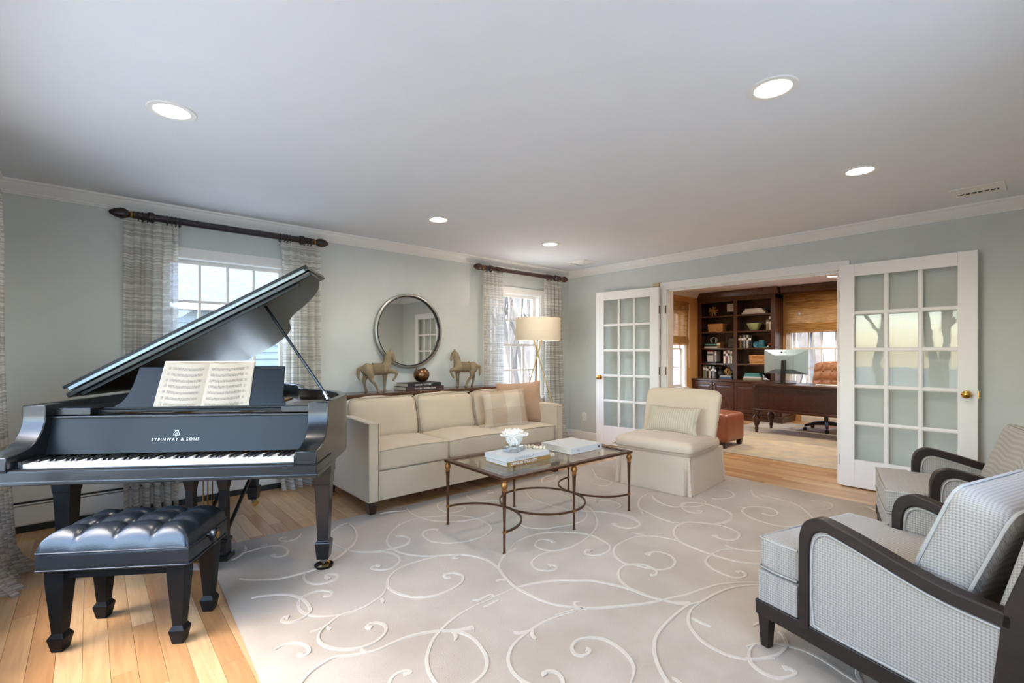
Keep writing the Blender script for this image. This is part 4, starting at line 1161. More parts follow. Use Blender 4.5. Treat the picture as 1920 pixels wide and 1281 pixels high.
# ================================================================ sofa
SX0, SX1, SY0, SY1 = 1.568, 3.718, 3.40, 4.34
sf = thing('sofa', 'long cream three-seat sofa with loose cushions and dark tapered feet', 'sofa', ((SX0+SX1)/2, (SY0+SY1)/2, 0))
HW, HD = (SX1-SX0)/2, (SY1-SY0)/2
for sx in (-1,1):
    for sy in (-1,1): MB().taper(sx*(HW-.05),sy*(HD-.06),0,.112,.024,.024,.036,.036,ox=-sx*.004).build('leg','dark_wood',sf,bevel=.002)
bx(-HW+.085,HW-.085,-HD+.012,HD-.05,.11,.335).build('seat_base','sofa_fabric',sf,bevel=.008)
def sofa_arm(s):
    mb = MB(); nt, nz = 18, 14
    def f(t, zf):
        z = .11+zf*.602
        bell = .085*t**1.1*(1-(1-zf)**2.2)          # top drawn in towards the back
        belly = .02*math.sin(PI*min(1,t*1.3))*math.sin(PI*zf)
        zt = z if zf < 1 else z
        return HW-bell-belly*.6, -HD+t*(2*HD-.02), z
    for i in range(nt+1):
        for j in range(nz+1):
            x_, y_, z_ = f(i/nt, j/nz); mb.v.append((s*x_, y_, z_))
    base = len(mb.v)
    for i in range(nt+1):
        for j in range(nz+1):
            x_, y_, z_ = f(i/nt, j/nz); mb.v.append((s*(HW-.085-.07*(i/nt)**1.1*(j/nz)), y_, z_))
    st_ = nz+1
    for o_ in (0, base):
        for i in range(nt):
            for j in range(nz): a = o_+i*st_+j; mb.f.append((a,a+st_,a+st_+1,a+1))
    for i in range(nt):
        for j in (0,nz): a = i*st_+j; mb.f.append((a,a+st_,base+a+st_,base+a))
    for j in range(nz):
        for i in (0,nt): a = i*st_+j; mb.f.append((a,a+1,base+a+1,base+a))
    a_ = mb.build('arm','sofa_fabric',sf,smooth=50,bevel=.008)
    p = MB().tube([(s*(HW-.002),-HD-.003,.115),(s*(HW-.002),-HD-.003,.708),(s*(HW-.083),-HD-.003,.708),(s*(HW-.083),-HD-.003,.115)], .004, 6).build('piping','sofa_piping',a_,smooth=60)
for s in (-1,1): sofa_arm(s)
MB().cushion((0,HD-.13,.455),(2*HW-.17,.22,.67),.05,0,10).build('back_frame','sofa_fabric',sf,smooth=60)
sw = (2*HW-.17)/3
for k in range(3):
    cx = -HW+.085+sw*(k+.5)
    c = MB().cushion((cx,-HD+.31,.418),(sw-.006,.60,.165),.028,.028,14,wob=.006,seed=k*5).build('seat_cushion','sofa_fabric',sf,smooth=60)
    hx, yy = sw/2-.006, -HD+.014
    MB().tube([(cx-hx+2*hx*i/12, yy, .487+.012*math.sin(PI*i/12)) for i in range(13)], .0045, 6).build('piping','sofa_piping',c,smooth=60)
    MB().tube([(cx-hx+2*hx*i/12, yy, .347) for i in range(13)], .0045, 6).build('piping','sofa_piping',c,smooth=60)
    M_ = Matrix.Translation((cx,.145,.648)) @ Matrix.Rotation(R(-15),4,'X')
    MB().cushion((0,0,0),(sw+.01,.19,.38),.075,.022,16,wob=.014,seed=20+k*7,rot=None).xf(M_).build('back_cushion','sofa_fabric',sf,smooth=60)
    lp = [tuple(M_ @ Vector((p[0],-.075,p[1]))) for p in rr(sw/2-.006,.188,.05,0,4)]
    MB().tube(lp,.004,6,closed=True).build('piping','sofa_piping',sf,smooth=60)

def throw(name, label, mat_, wd, ht, th, loc, yaw, lean, roll=0, group=None, wr=.008, seed=0):
    o = MB().pillow(wd, ht, th, Matrix.Identity(4), seed=seed, wr=wr).build(name, mat_, None, smooth=70)
    o.matrix_world = Matrix.Translation(loc) @ Matrix.Rotation(yaw,4,'Z') @ Matrix.Rotation(-lean,4,'X') @ Matrix.Rotation(roll,4,'Y')
    return tag(o, label, 'pillow', group)
throw('throw_pillow','plain brown square throw pillow in the right corner of the sofa','brown_fabric',.50,.46,.17,(3.47,3.79,.708),R(-30),R(14),R(-3),'throw pillows on the sofa',seed=3,wr=.018)
throw('throw_pillow','tan and cream checked throw pillow leaning in front of brown pillow','plaid_fabric',.47,.40,.16,(3.16,3.68,.68),R(-26),R(16),R(-3),'throw pillows on the sofa',seed=8,wr=.018)

# ================================================================ console table behind the sofa
ct = thing('console_table', 'long dark wooden console table behind the sofa', 'table', (2.735, 4.58, 0))
MB().cushion((0,0,.826),(2.02,.31,.038),.008,0,6).build('table_top','console_wood',ct,smooth=40)
for sx in (-1,1):
    for sy in (-1,1): MB().taper(sx*.955,sy*.11,0,.807,.018,.018,.028,.028).build('leg','console_wood',ct)
for sy in (-1,1): bx(-.93,.93,sy*.11-.012,sy*.11+.012,.735,.807).build('apron','console_wood',ct)
bx(-.95,.95,-.12,.12,.18,.20).build('lower_shelf','console_wood',ct)
CZ = .846

def horse(name, label, loc, flip, yaw, raised):
    "carved standing horse facing local +x, one foreleg lifted"
    t = thing(name, label, 'statue', loc, yaw, 'carved wooden horses on the console')
    mb = MB()
    def limb(pts, rs, n=10): mb.tube([(a*flip,b,c) for a,b,c in pts], rs, n)
    def ball(c, r_, s_): mb.sphere((c[0]*flip,c[1],c[2]), r_, 14, 10, s_)
    limb([(-.135,0,.225),(-.11,0,.235),(-.05,0,.228),(.02,0,.225),(.08,0,.235),(.115,0,.25)], [.045,.062,.058,.056,.058,.045], 14)
    ball((-.10,0,.225),.062,(1,.85,1)); ball((.085,0,.24),.062,(1,.85,1.1))
    limb([(.09,0,.26),(.105,0,.31),(.108,0,.35),(.118,0,.385),(.14,0,.40)], [.052,.043,.036,.033,.028], 12)          # neck
    limb([(.128,0,.405),(.15,0,.385),(.166,0,.35),(.175,0,.322)], [.028,.028,.021,.016], 12)                          # head
    ball((.176,0,.32),.016,(1,.9,1))
    for sy in (-1,1):
        limb([(.128,sy*.013,.41),(.132,sy*.016,.43),(.138,sy*.017,.452)], [.009,.008,.002], 6)
    # hind legs: thigh, stifle, hock, cannon, hoof
    limb([(-.115,.032,.22),(-.10,.036,.17),(-.125,.036,.115),(-.115,.036,.06),(-.105,.036,.02),(-.10,.036,.0)], [.046,.036,.019,.014,.015,.019])
    limb([(-.10,-.032,.22),(-.07,-.036,.17),(-.065,-.036,.12),(-.02,-.036,.07),(.002,-.036,.02),(.008,-.036,.0)], [.046,.036,.021,.015,.015,.02])
    # standing foreleg
    limb([(.08,-.03*raised,.22),(.085,-.032*raised,.15),(.082,-.032*raised,.1),(.08,-.032*raised,.03),(.086,-.032*raised,.0)], [.036,.024,.018,.014,.02])
    # lifted foreleg
    limb([(.10,.03*raised,.22),(.15,.032*raised,.205),(.192,.033*raised,.2),(.196,.033*raised,.19),(.178,.033*raised,.145),(.158,.033*raised,.118),(.152,.033*raised,.108)], [.036,.024,.018,.016,.013,.014,.016])
    limb([(-.15,0,.25),(-.185,0,.235),(-.192,0,.18),(-.18,0,.12)], [.016,.02,.018,.006])                            # tail
    o = mb.build('body','carved_wood',t)
    melt(o, .0045, 5)
    sd = MB()
    def sp(i, j):
        x_ = (-.045+i*.105)*flip; a = R(-115+230*j)
        return (x_, .064*math.sin(a)*.92, .228+.066*math.cos(a))
    def sp2(i, j):
        x_ = (-.045+i*.105)*flip; a = R(-115+230*j)
        return (x_, .057*math.sin(a)*.92, .228+.057*math.cos(a))
    nu, nv = 5, 16
    for fn_ in (sp, sp2):
        for i in range(nu):
            for j in range(nv): sd.v.append(fn_(i/(nu-1), j/(nv-1)))
    q = nu*nv
    for o_ in (0,q):
        for i in range(nu-1):
            for j in range(nv-1): a = o_+i*nv+j; sd.f.append((a,a+nv,a+nv+1,a+1))
    for i in range(nu-1):
        for j in (0,nv-1): a = i*nv+j; sd.f.append((a,a+nv,q+a+nv,q+a))
    for j in range(nv-1):
        for i in (0,nu-1): a = i*nv+j; sd.f.append((a,a+1,q+a+1,q+a))
    sd.build('saddle_cloth','carved_dark',t,smooth=60)
    MB().tube([(-.047*flip,.066*math.sin(R(a))*.92,.228+.068*math.cos(R(a))) for a in range(-115,116,23)], .004, 6).build('saddle_edge','carved_dark',t,smooth=60)
    for sy in (-1,1): MB().sphere((.158*flip,sy*.022,.385),.0045,8,6).build('eye','print_dark',t,smooth=179)
    return t
horse('horse_statue','carved grey-brown horse statue facing right on left end of console', (2.21,4.585,CZ), 1, R(-14), -1)
horse('horse_statue','carved grey-brown horse statue facing left on right end of console', (3.32,4.585,CZ), -1, R(-14), -1)

def book(name, label, loc, rz, w_, d_, h_, cover, title=None, tm='print_white', tsize=.016, group=None, spine='-y', page_m='page_edge', toff=0):
    "lying book, spine towards local -y, base at local z=0"
    t = thing(name, label, 'book', loc, rz, group)
    c = .0028
    MB().add(*[(lambda b: (b.v,b.f))(bx(-w_/2,w_/2,-d_/2,d_/2,0,c))][0]).build('back_cover',cover,t)
    bx(-w_/2,w_/2,-d_/2,d_/2,h_-c,h_).build('front_cover',cover,t)
    bx(-w_/2,w_/2,-d_/2,-d_/2+c,c,h_-c).build('spine',cover,t)
    bx(-w_/2+.004,w_/2-.004,-d_/2+c,d_/2-.004,c,h_-c).build('pages',page_m,t)
    if title: text(title, tsize, Matrix.Translation((toff,-d_/2-.0006,h_/2)) @ Matrix.Rotation(PI/2,4,'X'), tm, 'lettering', t)
    return t
book('coffee_table_book','dark hardback lying at bottom of the pair under bronze bowl', (2.70,4.585,CZ), 0, .47,.26,.040,'book_maroon','THE KELLY HOPPEN HOME',tsize=.022,group='books under the bowl')
book('coffee_table_book','dark hardback with white title lying on top under bronze bowl', (2.70,4.59,CZ+.0402), R(1.5), .42,.24,.036,'book_black','LUXURY HOTELS',tsize=.026,group='books under the bowl',toff=-.02)
bw = MB()
def bowl_pt(i, j):
    a = 2*PI*i; ph = -PI/2+j*PI*.80
    r_ = .088*math.cos(ph)*1.0; z_ = .082+.082*math.sin(ph)
    if j > .95: z_ += .012*math.sin(3*a)+.006*math.sin(5*a+1)
    return (r_*math.cos(a), r_*math.sin(a), z_)
bw.grid(lambda i,j: bowl_pt(i,j), 36, 14, wrap=True)
b_ = bw.build('bronze_bowl','bowl_metal',None,smooth=70)
so = b_.modifiers.new('solid','SOLIDIFY'); so.thickness = .004; so.offset = -1
b_.location = (2.735,4.595,CZ+.0766)
tag(b_,'hammered bronze bowl with wavy rim on stacked books','bowl')

# ================================================================ round mirror
mr = thing('wall_mirror','round wall mirror in a thin metal frame above the console','mirror',(2.665,YB,1.487))
MB().lathe([(.40,0),(.415,-.004),(.415,-.05),(.405,-.056),(.392,-.056),(.388,-.05),(.388,-.03),(.40,-.002)],64,ax='y',ring=True).build('frame','mirror_metal',mr,smooth=40)
MB().lathe([(.389,-.054),(.384,-.056),(.379,-.05),(.379,-.03),(.389,-.03)],64,ax='y',ring=True).build('inner_bezel','mirror_black',mr,smooth=40)
MB().lathe([(0,-.034),(.38,-.034),(.38,-.02),(0,-.02)],64,ax='y').build('mirror_glass','mirror_glass',mr)

# ================================================================ curtain rods and curtains
def rod(name, label, x0, x1, z, m_, fin, group):
    "ends x0..x1 along the back wall"
    t = thing(name, label, 'curtain rod', ((x0+x1)/2, YB-.1, z), 0, group)
    h = (x1-x0)/2
    mb = MB(); n = 16; pr = []
    for k in range(n): a = 2*PI*k/n; r_ = .027*(1 if k % 2 else .93); pr.append((r_*math.cos(a), r_*math.sin(a)))
    mb.prism(pr, -h+.13, h-.13, lambda p,q,s:(s,p,q)).build('pole',m_,t,smooth=20)
    for s in (-1,1):
        prof = [(0,h+.01),(.014,h+.004),(.032,h-.025),(.042,h-.06),(.040,h-.085),(.028,h-.105),(.018,h-.115)]
        MB().lathe([(r_,s*q) for r_,q in prof],16,ax='x').build('finial',fin,t,smooth=50)
        MB().lathe([(r_,s*q) for r_,q in [(.018,h-.115),(.026,h-.12),(.026,h-.128),(.020,h-.135),(.029,h-.145)]],16,ax='x').build('collar','gilt',t,smooth=40)
        bx(s*(h-.2)-.012,s*(h-.2)+.012,.0,.1,-.018,.018).build('bracket',m_,t,bevel=.004)
        MB().lathe([(.028,s*(h-.22)),(.040,s*(h-.23)),(.040,s*(h-.26)),(.028,s*(h-.27))],16,ax='x').build('bracket_cup',m_,t,smooth=40)
        for k in range(8):
            xx = s*(h-.165-k*.028 - (.07 if k > 3 else 0))
            MB().tube([(xx+.002*math.sin(a_*2),.037*math.cos(a_),-.008+.037*math.sin(a_)) for a_ in [2*PI*i/16 for i in range(16)]], .004, 6, closed=True).build('ring',m_,t,smooth=60)
    return t
rod('curtain_rod','dark fluted wooden curtain rod with leaf finials above the piano window', .115, 1.735, 2.306, 'rod_wood_dark','rod_wood_dark','curtain rods')
rod('curtain_rod','red-brown wooden curtain rod with ball finials above the corner window', 3.52, 5.205, 2.306, 'rod_wood','rod_wood','curtain rods')

def curtain(name, label, path0, path1, ztop, folds, seed, group, flare=1.0, amp=.032, spread=0.0, nrm=(0,-1)):
    "pleated sheet hung between two points, spreading a little at the floor"
    a, b_ = Vector(path0), Vector(path1); rn = random.Random(seed)
    ph = [rn.uniform(-.5,.5) for _ in range(12)]
    nu, nv = folds*10+1, 34
    mid = (a+b_)/2; d = b_-a
    nr = Vector((nrm[0],nrm[1]))
    def fn(i, j):
        z = ztop*(1-j)+.004*j
        k = 1+(flare-1)*j**2.2
        s = i-.5
        p = mid.xy+d.xy*s*k+Vector(d.xy).normalized()*spread*j**3
        am = amp*(.55+.45*min(1,j*6))*(1+.7*j**3)
        w_ = math.sin(2*PI*folds*i+.8*math.sin(3*j+ph[0])+ph[1])+.35*math.sin(2*PI*folds*i*2.1+ph[2]+2*j)
        if j < .04: w_ *= .6
        puddle = .06*max(0,(j-.93)/.07)**2*(flare > 1.05)
        p = p+nr*(am*w_+puddle*(1+.5*math.sin(9*i+ph[3])))
        return (p.x, p.y, z)
    o = MB().grid(fn, nu, nv).build(name,'curtain_sheer',None,smooth=179)
    return tag(o, label, 'curtain', group)
CG = 'striped sheer curtain panels'
curtain('curtain','sheer striped curtain left of the piano window', (.19,YB-.1,0),(.535,YB-.1,0),2.275,5,1,CG)
curtain('curtain','sheer striped curtain right of the piano window, puddled on floor', (1.315,YB-.1,0),(1.66,YB-.1,0),2.275,5,2,CG,flare=1.12)
curtain('curtain','sheer striped curtain left of the corner window beside the horse', (3.66,YB-.1,0),(3.98,YB-.1,0),2.275,5,3,CG)
curtain('curtain','sheer striped curtain right of the corner window behind the lamp', (4.735,YB-.1,0),(5.09,YB-.1,0),2.275,5,4,CG,flare=1.35,spread=.04)
curtain('curtain','sheer striped curtain at the left picture edge beside the piano', (XL+.12,3.52,0),(XL+.12,3.98,0),2.275,6,5,CG,flare=1.15,nrm=(1,0),amp=.04)
curtain('curtain','sheer striped curtain nearest the camera on the left wall, out of the picture', (XL+.12,.3,0),(XL+.12,.8,0),2.275,6,6,CG,nrm=(1,0),amp=.04)

# ================================================================ floor lamp
LX, LY = 4.146, 4.2
fl = thing('floor_lamp','brass tripod floor lamp with a wide cream drum shade','lamp',(LX,LY,0))
rv = Vector((math.sin(YAW),-math.cos(YAW))); fv = Vector((math.cos(YAW),math.sin(YAW)))
for nm_, (tx, bx_, tf, bf) in enumerate(((-.06,.34,.04,-.10),(.055,-.36,.0,-.02),(-.01,-.05,-.05,.32))):
    p0 = rv*bx_+fv*bf; p1 = rv*tx+fv*tf
    MB().tube([(p0.x,p0.y,0),(p1.x,p1.y,1.44)], .0085, 10).build('leg','brass_leg',fl,smooth=60)
MB().lathe([(0,1.42),(.05,1.42),(.05,1.435),(.015,1.44),(.015,1.50),(0,1.50)],16).build('socket','brass_leg',fl,smooth=40)
MB().lathe([(.276,1.40),(.278,1.402),(.276,1.672),(.274,1.674),(.272,1.672),(.274,1.402)],48,ring=True).build('shade','shade_linen',fl,smooth=40)
for k in range(3):
    a = 2*PI*k/3
    MB().tube([(0,0,1.49),(.274*math.cos(a),.274*math.sin(a),1.49)], .003, 6).build('shade_spoke','brass_leg',fl)
MB().sphere((0,0,1.54),.035,14,10).build('bulb','bulb_glow',fl,smooth=179)
l = bpy.data.lights.new('lamp_bulb_light','POINT'); l.energy = 9; l.color = (1,.93,.82); l.shadow_soft_size = .04
lo = bpy.data.objects.new('lamp_bulb_light',l); COL.objects.link(lo); lo.parent = fl; lo.location = (0,0,1.60)

# ================================================================ coffee table
TX0, TX1, TY0, TY1, TZ = 1.90, 3.19, 2.19, 2.88, .48
tb = thing('coffee_table','glass-topped coffee table with bronze legs and curved stretchers','table',((TX0+TX1)/2,(TY0+TY1)/2,RT),R(-1.8))
tw, td, th_ = (TX1-TX0)/2, (TY1-TY0)/2, TZ-RT
holed(-tw,tw,-td,td,[(-tw+.042,tw-.042,-td+.042,td-.042)],th_-.016,th_,lambda u,q,s:(u,q,s)).build('top_frame','bronze',tb,bevel=.002)
bx(-tw+.036,tw-.036,-td+.036,td-.036,th_-.013,th_-.003).build('glass_top','table_glass',tb,bevel=.001)
for sx in (-1,0,1):
    for sy in (-1,1):
        x_, y_ = sx*(tw-.02), sy*(td-.02)
        lg = MB().lathe([(.011,0),(.012,.004),(.0082,.008),(.0086,.2),(.0132,th_-.1),(.016,th_-.092),(.0125,th_-.086)],12,c=(x_,y_,0)).build('leg','bronze',tb,smooth=40)
        MB().lathe([(.0125,th_-.086),(.019,th_-.082),(.012,th_-.076),(.02,th_-.06),(.022,th_-.05),(.018,th_-.032),(.011,th_-.024),(.019,th_-.02),(.019,th_-.016)],14,c=(x_,y_,0)).build('finial','bronze_gold',lg,smooth=40)
        MB().lathe([(.0086,.122),(.013,.124),(.013,.138),(.0086,.14)],12,c=(x_,y_,0)).build('collar','bronze_gold',lg)
def band(pts, closed=False):
    mb = MB(); n = len(pts)
    for i, p in enumerate(pts):
        a = pts[(i-1) % n] if closed else pts[max(i-1,0)]; b2 = pts[(i+1) % n] if closed else pts[min(i+1,n-1)]
        tx, ty = b2[0]-a[0], b2[1]-a[1]; l = math.hypot(tx,ty); nx, ny = -ty/l*.005, tx/l*.005
        mb.v += [(p[0]+nx,p[1]+ny,.124),(p[0]-nx,p[1]-ny,.124),(p[0]-nx,p[1]-ny,.137),(p[0]+nx,p[1]+ny,.137)]
    for i in range(n if closed else n-1):
        j = (i+1) % n
        for k in range(4): mb.f.append((i*4+k,i*4+(k+1)%4,j*4+(k+1)%4,j*4+k))
    return mb
rr_ = td-.02; rx_ = .315
band([(rx_*math.cos(2*PI*k/48), rr_*math.sin(2*PI*k/48)) for k in range(48)],True).build('ring_stretcher','bronze',tb,smooth=40)
for s in (-1,1):
    band([(s*(tw-.02-.312*math.cos(PI*(k/32-.5))), rr_*math.sin(PI*(k/32-.5))) for k in range(33)]).build('arc_stretcher','bronze',tb,smooth=40)
ZT = TZ
def tbook(*a, **k): return book(*a, **k)
book('coffee_table_book','tan-spined hardback at bottom of the stack on coffee table', (2.30,2.535,ZT), R(-2), .40,.25,.030,'book_tan','LIVING IN STYLE CITY',tsize=.024,group='books on the coffee table',page_m='book_white',toff=-.05)
book('coffee_table_book','pale grey hardback on top of the stack under glass flower', (2.295,2.54,ZT+.0302), R(-1), .40,.25,.032,'book_white','SUZANNE KASLER',tm='book_grey',tsize=.022,group='books on the coffee table',page_m='book_white',toff=-.04)
wb = book('coffee_table_book','large white hardback lying alone on right side of coffee table', (2.895,2.555,ZT), R(-1), .36,.33,.046,'book_white',None,group='books on the coffee table',page_m='page_edge')
text('A.W.', .018, Matrix.Translation((-.10,-.1656,.026)) @ Matrix.Rotation(PI/2,4,'X'), 'book_grey','lettering',wb)
bx(.135,.15,-.1662,-.165,.016,.032).build('logo_mark','print_dark',wb)
# glass block with white ceramic flower
fw = thing('flower_ornament','white petalled flower ornament on a clear glass block','ornament',(2.285,2.56,ZT+.0624),R(20)); fw.scale = (1.15,1.15,1.2)
MB().cushion((0,0,.016),(.13,.10,.032),.004,0,6).build('glass_block','crystal',fw,smooth=40)
def petal(a, op, ln, wd, r0, z0):
    "cupped petal: op = how far it opens from the vertical (radians)"
    def fn(i, j):
        s = -1+2*i; f = j
        w_ = wd*math.sin(PI*(.12+.74*f))**.75*(1+.05*math.sin(5*f+a*7))
        ang = op*(.35+.9*f)
        rr2 = r0+ln*f*math.sin(ang)-.35*w_*s*s
        z2 = z0+ln*f*math.cos(ang*.8)+.25*w_*s*s*f+.003*math.sin(6*s+a*5)
        x2 = s*w_
        return (x2*math.cos(a)-rr2*math.sin(a), x2*math.sin(a)+rr2*math.cos(a), z2)
    return MB().grid(fn, 11, 9)
for cnt, op, ln, wd, ph0 in ((6,.78,.10,.056,0),(5,.48,.095,.046,.5),(3,.22,.075,.032,.2)):
    for k in range(cnt):
        o = petal(2*PI*k/cnt+ph0, op+.12*math.sin(k*2.3), ln*(1+.08*math.sin(k*3.1)), wd, .006, .036).build('petal','petal',fw,smooth=179)
        s_ = o.modifiers.new('solid','SOLIDIFY'); s_.thickness = .003
MB().sphere((0,0,.055),.016,12,8).build('flower_centre','book_cream',fw,smooth=179)
# bead garland draped off the books
gd = thing('bead_garland','string of pale wooden beads draped over the stacked books','garland',(2.40,2.52,ZT))
path = catmull([(-.03,.085,.0760),(-.01,.06,.0760),(.03,.045,.0760),(.055,.02,.0760),(.04,-.02,.0760),(.07,-.045,.0760),(.097,-.05,.070),(.116,-.058,.040),(.122,-.066,.0142),(.145,-.08,.0138),(.172,-.075,.0138),(.164,-.05,.0138)],8)
acc = 0; last = Vector(path[0]); bm0 = None; pts_b = [last]
for p in path[1:]:
    if (Vector(p)-pts_b[-1]).length >= .025: pts_b.append(Vector(p))
for p in pts_b:
    if bm0 is None: o = MB().sphere((0,0,0),.0135,10,7).build('bead','bead_wood',gd,smooth=179); bm0 = o
    else: o = bm0.copy(); COL.objects.link(o)
    o.location = p
MB().tube(pts_b,.0015,5).build('string','bead_wood',gd)

# ================================================================ slipper chair
sl = thing('slipper_chair','cream armless slipper chair with skirt beside the coffee table','chair',(4.20,2.44,RT),R(-85))
# local: x to the chair's right, -y is its front (faces -x of the room after turning)
def sl_pt(p): return p
mb = MB(); K_ = 420
def skirt(i, z):
    # rectangular plan with soft corners and corner pleats
    hx, hy = .355, .385
    per = 4*(hx+hy); s = i/K_*per
    if s < 2*hx: x_, y_ = -hx+s, -hy; nx, ny = 0,-1; c = s
    elif s < 2*hx+2*hy: x_, y_ = hx, -hy+(s-2*hx); nx, ny = 1,0; c = s-2*hx
    elif s < 4*hx+2*hy: x_, y_ = hx-(s-2*hx-2*hy), hy; nx, ny = 0,1; c = s-2*hx-2*hy
    else: x_, y_ = -hx, hy-(s-4*hx-2*hy); nx, ny = -1,0; c = s-4*hx-2*hy
    L_ = 2*hx if nx == 0 else 2*hy
    dcor = min(c, L_-c)
    fl_ = .016*(1-z/.33)
    pleat = -.05*math.exp(-((dcor-.035)/.011)**2)*(1-z/.33)
    rip = .004*math.sin(s*14)*(1-z/.33)
    k = fl_+pleat+rip
    return (x_*(1+fl_)+nx*k, y_*(1+fl_)+ny*k, z+.002)
zs = [0,.03,.1,.2,.29,.33]
for z in zs:
    for i in range(K_): mb.v.append(skirt(i, z))
for r_ in range(len(zs)-1):
    for i in range(K_): j = (i+1) % K_; mb.f.append((r_*K_+i, r_*K_+j, (r_+1)*K_+j, (r_+1)*K_+i))
mb.f.append(tuple(range((len(zs)-1)*K_, len(zs)*K_))); mb.f.append(tuple(range(K_-1,-1,-1)))
mb.build('skirt','slip_fabric',sl,smooth=45)
MB().cushion((0,-.06,.385),(.76,.70,.13),.06,.035,16,wob=.006,seed=4).build('seat_cushion','slip_fabric',sl,smooth=60)
MB().tube(catmull([(.36,.25,.375),(.385,.0,.375),(.382,-.38,.37),(.34,-.412,.37),(0,-.415,.365),(-.34,-.412,.37),(-.382,-.38,.37),(-.385,0,.375),(-.36,.25,.375)],4),.005,6).build('piping','sofa_piping',sl,smooth=60)
mb = MB(); nu, nz = 16, 18
def back(i, j, side):
    s = -1+2*i/nu; f = j/nz
    hx = .358+.03*f*(1-.25*f)
    lean = .19+.15*f**1.2
    cur = .05*s*s
    top = .875-.012*s*s-(.035*max(0,abs(s)-.86)/.14)
    z = .30+f*(top-.30)
    th2 = (.055 if f < .97 else .035)*(1-.5*max(0,abs(s)-.9)/.1)
    return (s*hx, lean-cur+side*th2, z)
for sd_ in (-1,1):
    for i in range(nu+1):
        for j in range(nz+1): mb.v.append(back(i,j,sd_))
q = (nu+1)*(nz+1)
for o_ in (0,q):
    for i in range(nu):
        for j in range(nz): a = o_+i*(nz+1)+j; mb.f.append((a,a+nz+1,a+nz+2,a+1))
for i in range(nu):
    for j in (0,nz): a = i*(nz+1)+j; mb.f.append((a,a+nz+1,q+a+nz+1,q+a))
for j in range(nz):
    for i in (0,nu): a = i*(nz+1)+j; mb.f.append((a,a+1,q+a+1,q+a))
mb.build('backrest','slip_fabric',sl,smooth=60,bevel=.015,seg=3)
throw('lumbar_pillow','cream pinstriped lumbar pillow on the slipper chair','stripe_fabric',.52,.27,.14,(4.215,2.43,.60),R(-85),R(24),0,seed=5,wr=.006)

